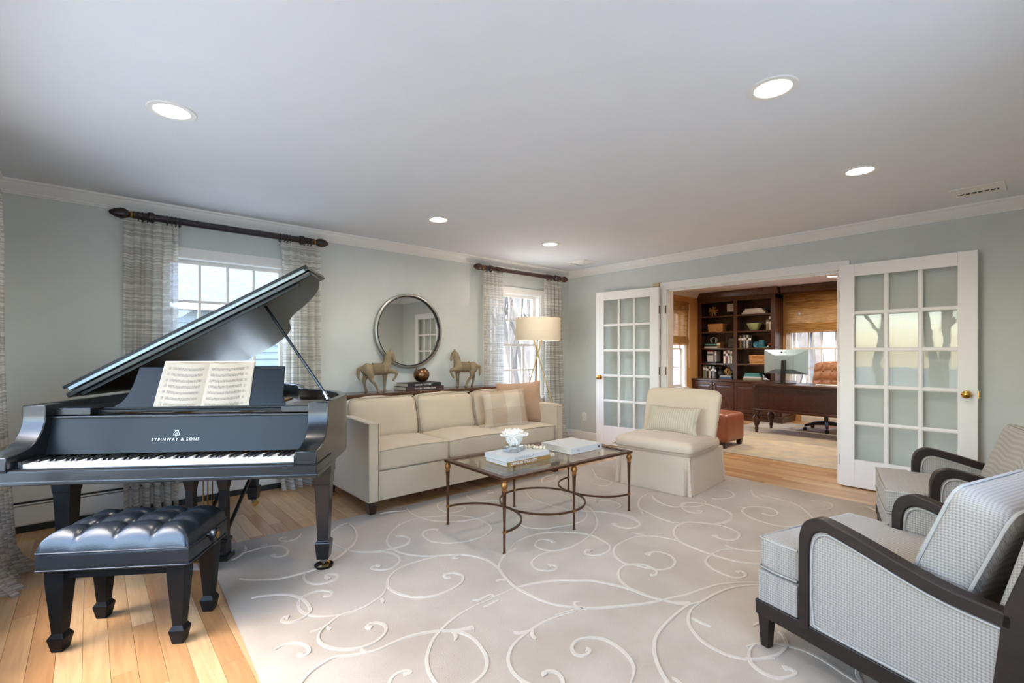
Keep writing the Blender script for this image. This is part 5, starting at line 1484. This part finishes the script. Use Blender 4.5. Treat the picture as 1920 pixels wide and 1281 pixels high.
# ================================================================ the two armchairs
def armchair(label, loc, rz):
    t = thing('armchair',label,'chair',loc,rz,'wood-framed upholstered armchairs')
    # local: +y is the front
    AX = .335
    for sx in (-1,1):
        MB().taper(sx*.325,.341,0,.192,.017,.017,.027,.027).build('leg','chair_wood',t,bevel=.002)
        MB().taper(sx*.30,-.40,0,.165,.017,.017,.027,.027,oy=-.06).build('leg','chair_wood',t,bevel=.002)
    # outline of the side frame in (y, z)
    arm_top = catmull([(.183,.17),(.183,.44),(.180,.53),(.160,.585),(.115,.612),(.06,.608),(-.05,.580),(-.17,.545),(-.28,.520),(-.42,.508)],4)
    inner = [(y-.035 if i < 12 else y, z-.045 if i >= 12 else z) for i,(y,z) in enumerate(arm_top)]
    inner = catmull([(.143,.17),(.143,.44),(.138,.515),(.122,.55),(.09,.567),(.05,.563),(-.05,.536),(-.17,.50),(-.28,.476),(-.42,.464)],4)
    for sx in (-1,1):
        a0, a1 = sx*AX-.028, sx*AX+.028
        n = len(arm_top); mb = MB()
        for xx in (a0,a1):
            for c in (arm_top, inner): mb.v += [(xx,p[0],p[1]) for p in c]
        for i in range(n-1):
            mb.f += [(i,i+1,n+i+1,n+i),(2*n+i,2*n+i+1,3*n+i+1,3*n+i),(i,i+1,2*n+i+1,2*n+i),(n+i,n+i+1,3*n+i+1,3*n+i)]
        mb.f += [(0,n,3*n,2*n),(n-1,2*n-1,4*n-1,3*n-1)]
        mb.build('arm_frame','chair_wood',t,smooth=40,bevel=.005)
        # side rail and rear post
        MB().prism([(.37,.135),(.372,.195),(.19,.195),(.10,.19),(-.44,.175),(-.44,.11),(.05,.125)], a0+.004, a1-.004, lambda p,q,s:(s,p,q)).build('side_rail','chair_wood',t,bevel=.004)
        MB().prism([(-.36,.11),(-.40,.52),(-.50,.86),(-.56,.86),(-.475,.52),(-.46,.11)], a0, a1, lambda p,q,s:(s,p,q)).build('rear_post','chair_wood',t,bevel=.004)
        # upholstered side panel with double welt
        po = [(p[0],p[1]) for p in inner]+[(-.385,.175),(.12,.19),(.143,.195)]
        pn_ = MB().prism(po, sx*AX-.019, sx*AX+.019, lambda p,q,s:(s,p,q)).build('side_panel','weave_fabric',t,bevel=.012,seg=3)
        wl = inner[2:]+[(-.39,.30),(-.375,.19),(-.1,.196),(.10,.2),(.135,.21)]
        wl = [(p[0]*.985-.006, p[1]*.985) for p in wl]
        for sd2 in (-1,1):
            MB().tube([(sx*AX+sd2*.022,p[0],p[1]) for p in wl], .0048, 6, closed=True).build('piping','weave_piping',pn_,smooth=60)
    MB().prism([(-.30,-.28),(.30,-.28),(.30,.19),(.352,.195),(.352,.36),(.345,.368),(-.345,.368),(-.352,.36),(-.352,.195),(-.30,.19)], .192, .318).build('seat_deck','weave_fabric',t,bevel=.014,seg=3)
    bx(-.34,.34,.335,.366,.135,.192).build('front_rail','chair_wood',t,bevel=.004)
    # seat cushion whose front widens past the arms
    mb = MB()
    pl = [(-.30,-.28),(.30,-.28),(.30,.185),(.335,.20),(.34,.30),(.325,.375),(-.325,.375),(-.34,.30),(-.335,.20),(-.30,.185)]
    sc_ = MB().prism(pl, .325, .455).build('seat_cushion','weave_fabric',t,smooth=40,bevel=.022,seg=4)
    for z in (.327,.449):
        MB().tube([(-.333,.205,z),(-.338,.30,z),(-.328,.372,z),(0,.38,z),(.328,.372,z),(.338,.30,z),(.333,.205,z)],.0045,6).build('piping','weave_piping',sc_,smooth=60)
    # back: frame upholstery and loose pillow
    M_ = Matrix.Translation((0,-.44,.60)) @ Matrix.Rotation(R(14),4,'X')
    MB().cushion((0,0,0),(.60,.10,.62),.03,0,10).xf(M_).build('back_panel','weave_fabric',t,smooth=50)
    bk_ = Matrix.Translation((0,-.265,.62)) @ Matrix.Rotation(R(20),4,'X')
    pc = MB().cushion((0,0,0),(.56,.17,.37),.05,0,14,wob=.008,seed=loc[0]).xf(bk_).build('back_cushion','weave_fabric',t,smooth=60)
    for yy in (-.07,.07):
        lp = []
        for p in rr(.272,.178,.055,0,4): lp.append(tuple(bk_ @ Vector((p[0], yy, p[1]))))
        MB().tube(lp,.0055,6,closed=True).build('piping','weave_piping',pc,smooth=60)
    bx(-.36,.36,-.555,-.51,.835,.875).build('top_rail','chair_wood',t,bevel=.006)
    return t
armchair('woven-fabric armchair with dark wood frame nearest the camera at lower right', (2.367,.383,RT), R(-15))
armchair('woven-fabric armchair with dark wood frame beside the right french door', (3.815,.354,RT), R(15))
# ================================================================ the study
orug = thing('study_rug','pale grey-beige rug under the study desk','rug',(7.6,2.2,0))
MB().cushion((0,0,.005),(3.3,2.6,.010),.004,0,6).build('rug_field','rug_office',orug,smooth=60)
RO = .0105

# built-in bookcase: base cabinet with doors, counter, open shelves above
bc = thing('bookcase','dark wooden built-in bookcase with open shelves and cabinet doors in the study','bookcase',(9.0,3.08,0))
# local: x into the wall, y along it (0 .. 1.68)
BL = 1.68
bx(.02,.64,.02,BL,0,.09).build('plinth','cabinet_wood',bc,bevel=.004)
bx(.0,.64,.0,BL,.09,.12).build('base_moulding','cabinet_wood',bc,bevel=.006)
bx(.03,.64,.03,BL,.12,.70).build('base_body','cabinet_wood',bc)
bx(-.01,.64,-.01,BL,.70,.735).build('counter','cabinet_wood',bc,bevel=.006)
dw = (BL-.09)/4
for k in range(4):
    y0 = .05+k*(dw+.003); y1 = y0+dw-.006
    d = bx(.012,.03,y0,y1,.135,.685).build('door','cabinet_wood',bc,bevel=.003)
    for a, b_, c_, e_ in ((y0,y0+.05,.135,.685),(y1-.05,y1,.135,.685),(y0+.05,y1-.05,.135,.195),(y0+.05,y1-.05,.625,.685)):
        bx(.002,.012,a,b_,c_,e_).build('door_frame','cabinet_wood',d,bevel=.003)
    MB().add([(.012,y0+.06,.205),(.012,y1-.06,.205),(.012,y1-.06,.615),(.012,y0+.06,.615),(.003,y0+.085,.23),(.003,y1-.085,.23),(.003,y1-.085,.59),(.003,y0+.085,.59)],
             [(4,5,6,7),(0,1,5,4),(1,2,6,5),(2,3,7,6),(3,0,4,7),(3,2,1,0)]).build('raised_panel','cabinet_wood',d)
    ky = (y1-.025) if k % 2 == 0 else (y0+.025)
    MB().lathe([(0,-.028),(.011,-.026),(.014,-.018),(.009,-.01),(.005,0),(.005,.003)],14,c=(.0,ky,.645),ax='x').build('knob','steel',d,smooth=40)
UX = .25
ux0, uy0, uy1 = UX, .22, BL
bx(UX+.37,UX+.39,uy0,uy1,.735,2.32).build('back_board','cabinet_wood',bc)
for a, b_ in ((uy0,uy0+.075),(.895,.965),(uy1-.075,uy1)):
    bx(UX,UX+.022,a,b_,.735,2.235).build('face_stile','cabinet_wood',bc,bevel=.003)
for a, b_ in ((uy0,uy0+.02),(.92,.94),(uy1-.02,uy1)): bx(UX+.022,UX+.37,a,b_,.735,2.32).build('side_panel','cabinet_wood',bc)
bx(UX-.002,UX+.022,uy0,uy1,2.235,2.32).build('frieze','cabinet_wood',bc)
bx(UX+.022,UX+.37,uy0,uy1,2.245,2.32).build('top_board','cabinet_wood',bc)
MB().prism([(.0,2.31),(-.012,2.315),(-.02,2.34),(-.045,2.37),(-.06,2.40),(-.065,2.425),(-.065,2.436),(.38,2.436),(.38,2.31)], uy0-.05, uy1, lambda p,q,s:(UX+p,s,q)).build('crown','cabinet_wood',bc,smooth=30)
SH = (1.035,1.335,1.66,1.97)
for z in SH:
    for a, b_ in ((uy0+.02,.92),(.94,uy1-.02)): bx(UX+.005,UX+.37,a,b_,z-.028,z).build('shelf','cabinet_wood',bc,bevel=.002)
# wooden valance board above the study window
vb = tag(MB().prism([(.0,2.32),(-.012,2.33),(-.03,2.36),(-.05,2.40),(-.055,2.437),(.3,2.437),(.3,2.32)], OY0+.1, 3.24, lambda p,q,s:(OX1-.30+p,s,q)).build('valance_board','cabinet_wood'), 'dark wooden crown board running above the study window shade','moulding')

# shelf contents. SX_ = front of things on the upper shelves
SXF = 9.0+UX+.05
lev = (.7352,)+tuple(z+.0002 for z in SH)
def upright(y, z, th, h, d, m_, label, group, lean=0):
    t = thing('book',label,'book',(SXF+.02,y,z),0,group)
    bx(0,d,0,th,0,h).build('cover',m_,t); bx(.004,d+.003,.003,th-.003,.003,h-.003).build('pages','page_edge',t)
    bx(-.0006,0,.002,th-.002,h*.62,h*.8).build('spine_label','print_white' if m_ not in ('book_white','book_cream') else 'print_dark',t)
    return t
def lying(y, z, w_, d_, h_, m_, label, group):
    t = thing('book',label,'book',(SXF+d_/2,y,z),R(-90),group)
    bx(-w_/2,w_/2,-d_/2,d_/2,0,h_).build('cover',m_,t); bx(-w_/2-.001,w_/2-.004,-d_/2+.003,d_/2+.001,.003,h_-.003).build('pages','page_edge',t)
    return t
# pixel columns run with decreasing y: left bay y 4.04-4.74, right bay 3.33-4.0
y = 4.69
for k, (th, h, m_, nm) in enumerate(((.045,.26,'book_olive','olive'),(.035,.25,'book_grey','grey'),(.03,.235,'book_black','black'),(.04,.24,'book_cream','cream'),(.028,.225,'book_navy','navy'),(.045,.24,'book_grey','pale grey'),(.035,.22,'book_black','slim black'))):
    y -= th+.003
    upright(y, lev[0], th, h, .2, m_, f'{nm} upright book on the lowest left shelf, {("first","second","third","fourth","fifth","sixth","seventh")[k]} from the left', 'books on the lowest left shelf')
lying(4.22, lev[0], .24,.2,.032,'book_navy','navy book lying at the bottom under the wire sphere','books under the wire sphere')
lying(4.22, lev[0]+.0322, .22,.19,.03,'book_grey','grey book lying on top under the wire sphere','books under the wire sphere')
sp = thing('wire_sphere','small gold wire sphere ornament on the lowest left shelf','ornament',(SXF+.12,4.22,lev[0]+.0625+.075))
for k in range(6):
    M_ = Matrix.Rotation(R(30*k),4,'Z') @ Matrix.Rotation(R(90-12*(k % 3)),4,'X')
    MB().tube([M_ @ Vector((.07*math.cos(2*PI*i/24),.07*math.sin(2*PI*i/24),0)) for i in range(24)], .005, 6, closed=True).build('hoop','gilt_paint',sp,smooth=60)
gl = thing('globe_ornament','dark round vase between books on the lowest left shelf','vase',(SXF+.14,4.385,lev[0]))
MB().lathe([(.03,0),(.05,.01),(.085,.06),(.09,.1),(.07,.15),(.035,.18),(.03,.2),(.035,.21)],20).build('vase_body','globe_dark',gl,smooth=50)
MB().lathe([(.036,.208),(.038,.212),(.034,.216)],20).build('vase_rim','gilt_paint',gl)
# second shelf, left bay
lying(4.53, lev[1], .24,.2,.03,'book_black','black book lying flat beneath the red-topped books','books on the second left shelf')
upright(4.475, lev[1]+.0303, .12,.20,.18,'book_white','thick white book standing under the red one on the second left shelf','books on the second left shelf')
upright(4.41, lev[1]+.0303, .035,.215,.18,'book_grey','grey upright book beside the thick white one','books on the second left shelf')
lying(4.535, lev[1]+.2306, .12,.16,.022,'book_dark_red','small red book lying on the thick white book','books on the second left shelf')
for k, (th, m_, nm, h) in enumerate(((.038,'book_cream','cream',.235),(.034,'book_dark_red','dull red',.24),(.046,'book_white','white',.25),(.03,'book_cream','slim cream',.24))):
    upright(4.23-k*.043, lev[1], th, h, .19, m_, f'{nm} upright book at the right end of the second left shelf', 'upright books on the second left shelf')
# third shelf, left bay
for k, (m_, nm, h) in enumerate((('book_white','white',.03),('book_black','black',.026),('book_teal','teal',.022))):
    lying(4.52, lev[2]+.0002+k*.031, .26-.02*k,.2,h+.0006,m_, f'{nm} book lying in the pile under the knot ornament','books under the knot')
upright(4.335, lev[2], .07,.11,.16,'book_tan','short tan box-like book beside the knot pile','books on the third left shelf')
kn = MB()
kn.tube([( .05*math.sin(2*a)*.6, .055*math.sin(a)+.02*math.sin(3*a), .065+.06*math.cos(2*a)*.9) for a in [2*PI*i/48 for i in range(48)]], .009, 8, closed=True)
o = kn.build('knot_ornament','rope_silver',None,smooth=60); o.location = (SXF+.1,4.50,lev[2]+.0945+.0005); tag(o,'silver looped knot ornament on the third left shelf','ornament')
pf = thing('picture_frame','dark framed photograph standing on the third left shelf','picture frame',(SXF+.2,4.18,lev[2]))
MB().box(-.012,.0,-.085,.085,0,.225).xf(Matrix.Rotation(R(8),4,'Y')).build('frame','globe_dark',pf,bevel=.003)
MB().box(-.014,-.012,-.07,.07,.018,.207).xf(Matrix.Rotation(R(8),4,'Y')).build('photograph','photo_print',pf)
# fourth shelf, left bay: woven box
def basket(label, y, z, w_, d_, h_, rows):
    t = thing('basket',label,'basket',(SXF+.12,y,z))
    MB().taper(0,0,0,h_-.01,d_/2-.014,w_/2-.014,d_/2-.006,w_/2-.006).build('liner','wicker',t)
    for k in range(rows):
        f = k/(rows-1); a = d_/2-.01+.008*f; b_ = w_/2-.01+.008*f
        MB().tube([(p[0],p[1],.006+f*(h_-.014)) for p in rr(a,b_,.02,0,3)], h_/rows*.55, 6, closed=True).build('weave_row','wicker',t,smooth=60)
    return t
basket('woven tan box basket on the fourth left shelf', 4.44, lev[3], .30,.2,.155,8)
basket('woven brown basket with sloping sides behind the monitor', 3.63, lev[1], .30,.22,.16,7)
# top shelf, left bay
so_ = thing('starburst_ornament','gold starburst ornament on the top left shelf','ornament',(SXF+.1,4.51,lev[4]+.105))
MB().sphere((0,0,0),.018,10,8).build('hub','gilt_paint',so_,smooth=179)
for k in range(9):
    a = 2*PI*k/9; 
    MB().tube([(0,.012*math.cos(a),.012*math.sin(a)),(-.02 if k % 2 else .02,.095*math.cos(a),.095*math.sin(a))],[.009,.014],8).build('ray','gilt_paint',so_,smooth=60)
for k in range(4):
    a = 2*PI*k/4+.3
    MB().tube([(-.01,.01*math.cos(a),.01*math.sin(a)),(-.07,.055*math.cos(a),.055*math.sin(a))],[.008,.012],8).build('ray','gilt_paint',so_,smooth=60)
cd = thing('card_stand','cream lettered card on a small stand on the top left shelf','card',(SXF+.12,4.15,lev[4]))
MB().lathe([(.05,0),(.05,.008),(.012,.014),(.009,.05),(.016,.06),(.007,.07),(.007,.08)],16).build('stand','globe_dark',cd,smooth=40)
bx(-.006,.006,-.092,.092,.08,.235).build('card','paper_card',cd,bevel=.002)
for k, l_ in enumerate(('LOVE','ONE','LIFE')): text(l_,.03,Matrix.Translation((-.007,0,.2-k*.04)) @ Matrix.Rotation(-PI/2,4,'Z') @ Matrix.Rotation(PI/2,4,'X'),'book_grey','lettering',cd)
# right bay
for k, (m_, w_, nm) in enumerate((('book_white',.42,'long white'),('book_cream',.36,'cream'),('book_white',.30,'short white'))):
    lying(3.70, lev[4]+k*.0345, w_,.22,.034,m_, f'{nm} book in the flat pile on the top right shelf','books on the top right shelf')
o = MB().sphere((0,0,.028),.03,12,8,(1,1.6,.9)); o.tube([(0,-.03,.03),(0,-.02,.07),(0,.01,.075)],.009,6); o = o.build('bird_ornament','globe_dark',None,smooth=60); melt(o,.005,3); o.location = (SXF+.1,3.66,lev[4]+.1037); tag(o,'small dark bird-like ornament on the white book pile','ornament')
bl = MB().grid(lambda i,j: ((.055+.075*j**.7)*math.cos(2*PI*i)*(1+.05*j*math.cos(16*PI*i)), (.055+.075*j**.7)*math.sin(2*PI*i)*(1+.05*j*math.cos(16*PI*i)), .002+.135*j), 64, 9, wrap=True)
bl.f.append(tuple(i*9 for i in range(64)))
o = bl.build('green_bowl','green_glaze',None,smooth=60); s_ = o.modifiers.new('solid','SOLIDIFY'); s_.thickness = .005; s_.offset = 1
o.location = (SXF+.15,3.74,lev[3]+.004); tag(o,'pale green fluted bowl on the fourth right shelf','bowl')
for k, (th, h, m_, nm) in enumerate(((.04,.19,'book_olive','olive'),(.035,.25,'book_cream','cream'),(.04,.26,'book_tan','tan'))):
    upright(3.44-k*.043, lev[3], th, h, .2, m_, f'{nm} upright book at the right end of the fourth right shelf','books on the fourth right shelf')
y = 3.985
for k, (th, h, m_, nm) in enumerate(((.03,.235,'book_black','black'),(.026,.24,'book_tan','tan'),(.036,.23,'book_black','wide black'),(.028,.245,'book_grey','grey'),(.024,.24,'book_black','thin black'),(.034,.245,'book_white','white'),(.05,.23,'book_black','thick dark'))):
    y -= th+.002
    upright(y, lev[2], th, h, .2, m_, f'{nm} upright book in the row at left of the third right shelf','books on the third right shelf')
va = thing('teal_dish','round teal glazed dish standing on the third right shelf','dish',(SXF+.1,3.675,lev[2]+.062))
MB().lathe([(0,.0),(.05,-.006),(.06,-.016),(.06,-.01),(.05,.003),(0,.008)],24,ax='x').build('dish','teal_glaze',va,smooth=50)
MB().sphere((-.008,0,0),.02,10,6,(.4,1,1)).build('boss','teal_glaze',va,smooth=179)
t = thing('blue_box','small blue square box on the third right shelf','box',(SXF+.12,3.58,lev[2]))
bx(-.05,.05,-.045,.045,.025,.14).build('box_body','teal_glaze',t,bevel=.004); bx(-.05,.05,-.046,.046,0,.025).build('box_foot','book_teal',t); bx(-.052,.052,-.047,.047,.12,.145).build('box_lid','teal_glaze',t,bevel=.004)
lying(3.50, lev[2], .16,.16,.022,'book_teal','small green-blue book lying beside the blue box','books on the third right shelf')
tc_ = thing('toy_tractor','small red toy tractor on the third right shelf','toy',(SXF+.07,3.40,lev[2]))
MB().cushion((0,.01,.06),(.06,.10,.05),.012,.004,8).build('body','red_paint',tc_,smooth=50)
bx(-.025,.025,-.035,.015,.08,.125).build('cab','red_paint',tc_,bevel=.006)
for dy, r_ in ((-.035,.034),(.05,.024)):
    for dx in (-.038,.038):
        w_ = MB().lathe([(0,-.008),(r_,-.008),(r_,.008),(0,.008)],16,c=(dx,dy,r_),ax='x').build('wheel','globe_dark',tc_)
        MB().lathe([(0,-.0095),(r_*.6,-.0095),(r_*.6,.0095),(0,.0095)],16,c=(dx,dy,r_),ax='x').build('wheel_hub','print_white',w_)
for k, (m_, w_, h_, nm) in enumerate((('book_olive',.34,.03,'wide olive'),('book_white',.31,.03,'white'),('book_teal',.29,.035,'deep teal'),('book_teal',.25,.03,'small teal'))):
    lying(3.72, lev[0]+sum((.0302,.0302,.0352,.0302)[:k]), w_,.22,h_,m_, f'{nm} book in the flat pile on the lowest right shelf','books on the lowest right shelf')
o = MB().sphere((0,0,.03),.03,12,8,(1,1.3,1)); o.tube([(0,.02,.05),(0,.03,.1),(0,.05,.11)],.01,8); o.tube([(0,-.03,.03),(0,-.07,.02)],.008,8); o = o.build('figurine','rope_silver',None,smooth=60); melt(o,.005,3); o.location = (9.07,3.40,.7355); tag(o,'small silver animal figurine on the counter end','figurine')

# roman shades
def shade(name, label, fn, wdt, top, bot):
    t = thing(name, label, 'window shade')
    def slab(nm, z0, z1, d0, d1, bulge=0):
        mb = MB(); n = 8
        for i in range(n+1):
            f = i/n; z = z0+(z1-z0)*f; q = d0+bulge*math.sin(PI*f)
            mb.v += [fn(-wdt/2,q,z),fn(wdt/2,q,z),fn(wdt/2,q-(d0-d1),z),fn(-wdt/2,q-(d0-d1),z)]
        for i in range(n):
            for k in range(4): mb.f.append((i*4+k,i*4+(k+1)%4,(i+1)*4+(k+1)%4,(i+1)*4+k))
        mb.f += [(0,1,2,3),(n*4,n*4+1,n*4+2,n*4+3)]
        return mb.build(nm,'blind_weave',t,smooth=40)
    slab('valance', top-.16, top, .05, .044)
    slab('panel', bot+.14, top-.01, .028, .024)
    for k in range(3): slab('fold', bot+.03*k, bot+.15+.012*k, .042-.008*k, .038-.008*k, .012)
    return t
shade('roman_shade','woven tan roman shade on the study window behind the desk', lambda u,d,z: (OX1-.02-d, 2.70+u, z), 1.10, 2.32, 1.605)
shade('roman_shade','woven tan roman shade on the narrow study side window', lambda u,d,z: (8.24+u, YB-.02-d, z), 1.08, 2.22, 1.39)
MB_c = MB().tube([(8.86,YB-.03,2.2),(8.855,YB-.03,1.5),(8.86,YB-.03,.95)],.004,6); o = MB_c.build('blind_cord','print_white'); tag(o,'white blind cord hanging beside the study side window','cord')

# desk
dk_ = thing('study_desk','dark mahogany writing desk on turned legs in the study','desk',(8.06,2.2,RO))
# local: x depth (-.34 front .. .34), y length (-.9 .. .9)
MB().cushion((0,0,.742),(.72,1.84,.036),.008,0,6).build('desk_top','mahogany',dk_,smooth=40)
bx(-.31,.31,-.86,.86,.36,.725).build('desk_body','mahogany',dk_,bevel=.003)
MB().prism([(-.33,.335),(-.345,.345),(-.345,.36),(-.33,.37),(-.31,.375),(-.31,.335)], -.88,.88, lambda p,q,s:(p,s,q)).build('lower_moulding','mahogany',dk_)
bx(-.318,-.31,-.86,.86,.375,.42).build('panel_rail','mahogany',dk_,bevel=.003); bx(-.318,-.31,-.86,.86,.68,.724).build('panel_rail','mahogany',dk_,bevel=.003)
for yy in (-.84,-.28,.28,.84): bx(-.318,-.31,yy-.03,yy+.03,.42,.68).build('panel_stile','mahogany',dk_,bevel=.003)
for sx in (-1,1):
    for sy in (-1,1):
        MB().lathe([(.018,0),(.024,.01),(.018,.03),(.026,.05),(.029,.07),(.021,.085),(.027,.1),(.048,.16),(.06,.20),(.056,.235),(.034,.262),(.032,.27),(.046,.28),(.046,.30),(.052,.31),(.052,.36)],18,c=(sx*.29,sy*.84,0)).build('leg','mahogany',dk_,smooth=50)
t = thing('desk_papers','white papers lying near the right end of the desk','papers',(8.0,2.15,RO+.7605),R(8))
for k in range(3): MB().box(-.1,.1,-.14,.14,k*.003,k*.003+.0025).xf(Matrix.Rotation(R(6*k),4,'Z')).build('sheet','print_white',t)
# monitor seen from behind
mo = thing('computer_monitor','flat computer monitor seen from behind on the study desk','monitor',(8.02,2.72,RO+.7602),R(-9))
# local: -x is the back that faces the living room
cz = .335
def mp_(x_, y_, z_): return (x_, y_, cz+z_)
bx(.015,.028,-.33,.33,cz-.185,cz+.185).build('screen','monitor_dark',mo,bevel=.003)
MB().add([mp_(.016,-.333,-.188),mp_(.016,.333,-.188),mp_(.016,.333,.188),mp_(.016,-.333,.188),mp_(-.03,-.15,-.12),mp_(-.03,.15,-.12),mp_(-.03,.15,.10),mp_(-.03,-.15,.10)],
         [(0,1,5,4),(1,2,6,5),(2,3,7,6),(3,0,4,7),(4,5,6,7),(3,2,1,0)]).build('back_shell','monitor_shell',mo,bevel=.003)
bx(-.034,-.03,-.14,.14,cz-.115,cz+.09).build('back_plate','monitor_shell',mo,bevel=.003)
text('LG', .035, Matrix.Translation((-.0135,-.01,cz+.145)) @ Matrix.Rotation(R(-19),4,'Y') @ Matrix.Rotation(-PI/2,4,'Z') @ Matrix.Rotation(PI/2,4,'X'), 'monitor_dark','lettering',mo)
MB().lathe([(.0,-.001),(.014,-.001),(.014,.001),(0,.001)],18,ax='x').xf(Matrix.Translation((-.0135,.045,cz+.145)) @ Matrix.Rotation(R(-19),4,'Y')).build('logo_disc','monitor_dark',mo)
MB().prism([(-.034,cz+.03),(-.06,cz+.02),(-.085,.01),(-.045,.01),(-.034,cz-.05)], -.028,.028, lambda p,q,s:(p,s,q)).build('stand_neck','monitor_dark',mo,bevel=.004)
bx(-.12,.10,-.12,.12,0,.012).build('stand_base','monitor_dark',mo,bevel=.004)
# desk chair
oc = thing('desk_chair','tan tufted leather swivel chair behind the study desk','chair',(8.72,2.36,.004),R(180))
def bpt(i, j):
    s = -1+2*i; f = j
    z = .50+f*(.60-.05*abs(s)**3)
    x_ = -.20-.10*f-.05*(1-s*s)+.03*math.sin(PI*f)
    gx, gz = (s*.5+.5)*4, f*4
    dim = .018*abs(math.sin(PI*gx))**.6*abs(math.sin(PI*gz))**.6
    return (x_+dim, s*.255*(1-.1*abs(f-.5)), z)
def bpt2(i, j):
    s = -1+2*i; f = j; z = .50+f*(.60-.05*abs(s)**3)
    return (-.30-.10*f-.03*(1-s*s), s*.255*(1-.1*abs(f-.5)), z)
mb = MB(); nu = nv = 33
for fn_ in (bpt,bpt2):
    for i in range(nu):
        for j in range(nv): mb.v.append(fn_(i/(nu-1),j/(nv-1)))
q = nu*nv
for o_ in (0,q):
    for i in range(nu-1):
        for j in range(nv-1): a = o_+i*nv+j; mb.f.append((a,a+nv,a+nv+1,a+1))
for i in range(nu-1):
    for j in (0,nv-1): a = i*nv+j; mb.f.append((a,a+nv,q+a+nv,q+a))
for j in range(nv-1):
    for i in (0,nu-1): a = i*nv+j; mb.f.append((a,a+1,q+a+1,q+a))
br_ = mb.build('backrest','leather_tan',oc,smooth=60)
for gx in (1,2,3):
    for gz in (1,2,3): p = bpt(gx/4,gz/4); MB().sphere((p[0]+.004,p[1],p[2]),.012,10,6,(.6,1,1)).build('button','leather_tan',br_,smooth=179)
MB().cushion((.02,0,.47),(.52,.52,.10),.04,.02,10).build('seat','leather_tan',oc,smooth=60)
for s in (-1,1):
    MB().tube(catmull([(-.22,s*.28,.68),(.0,s*.30,.70),(.16,s*.30,.68),(.2,s*.29,.60),(.12,s*.27,.48)],4),.02,8).build('armrest','leather_tan',oc,smooth=60)
MB().lathe([(.03,.12),(.03,.3),(.022,.3),(.022,.42),(.06,.425),(.06,.43)],14).build('gas_column','globe_dark',oc)
for k in range(5):
    a = 2*PI*k/5+.3
    MB().tube([(0,0,.13),(.15*math.cos(a),.15*math.sin(a),.12),(.30*math.cos(a),.30*math.sin(a),.085)],[.034,.028,.02],8).build('base_arm','globe_dark',oc,smooth=60)
    MB().lathe([(0,-.022),(.026,-.022),(.028,-.016),(.028,.016),(.026,.022),(0,.022)],14,c=(.30*math.cos(a),.30*math.sin(a),.030),ax='y').build('caster','globe_dark',oc,smooth=40)
    MB().tube([(.30*math.cos(a),.30*math.sin(a),.03),(.30*math.cos(a),.30*math.sin(a),.09)],.008,6).build('caster_stem','globe_dark',oc)
t = tag(MB().cushion((8.80,2.35,.002),(.95,1.1,.004),.002,0,6).build('chair_mat','chair_mat'),'clear plastic mat under the desk chair','mat')
# leather ottoman just inside the study
ot = thing('ottoman','orange-brown leather ottoman with dark feet behind the slipper chair','ottoman',(6.38,3.06,RO))
MB().cushion((0,0,.25),(.56,.60,.37),.05,.02,12,wob=.004).build('leather_body','leather_ottoman',ot,smooth=60)
MB().tube(rr(.275,.295,.05,.40),.005,6,closed=True).build('piping','leather_ottoman',ot,smooth=60)
for sx in (-1,1):
    for sy in (-1,1): MB().taper(sx*.23,sy*.25,0,.075,.025,.025,.032,.032).build('foot','dark_wood',ot)
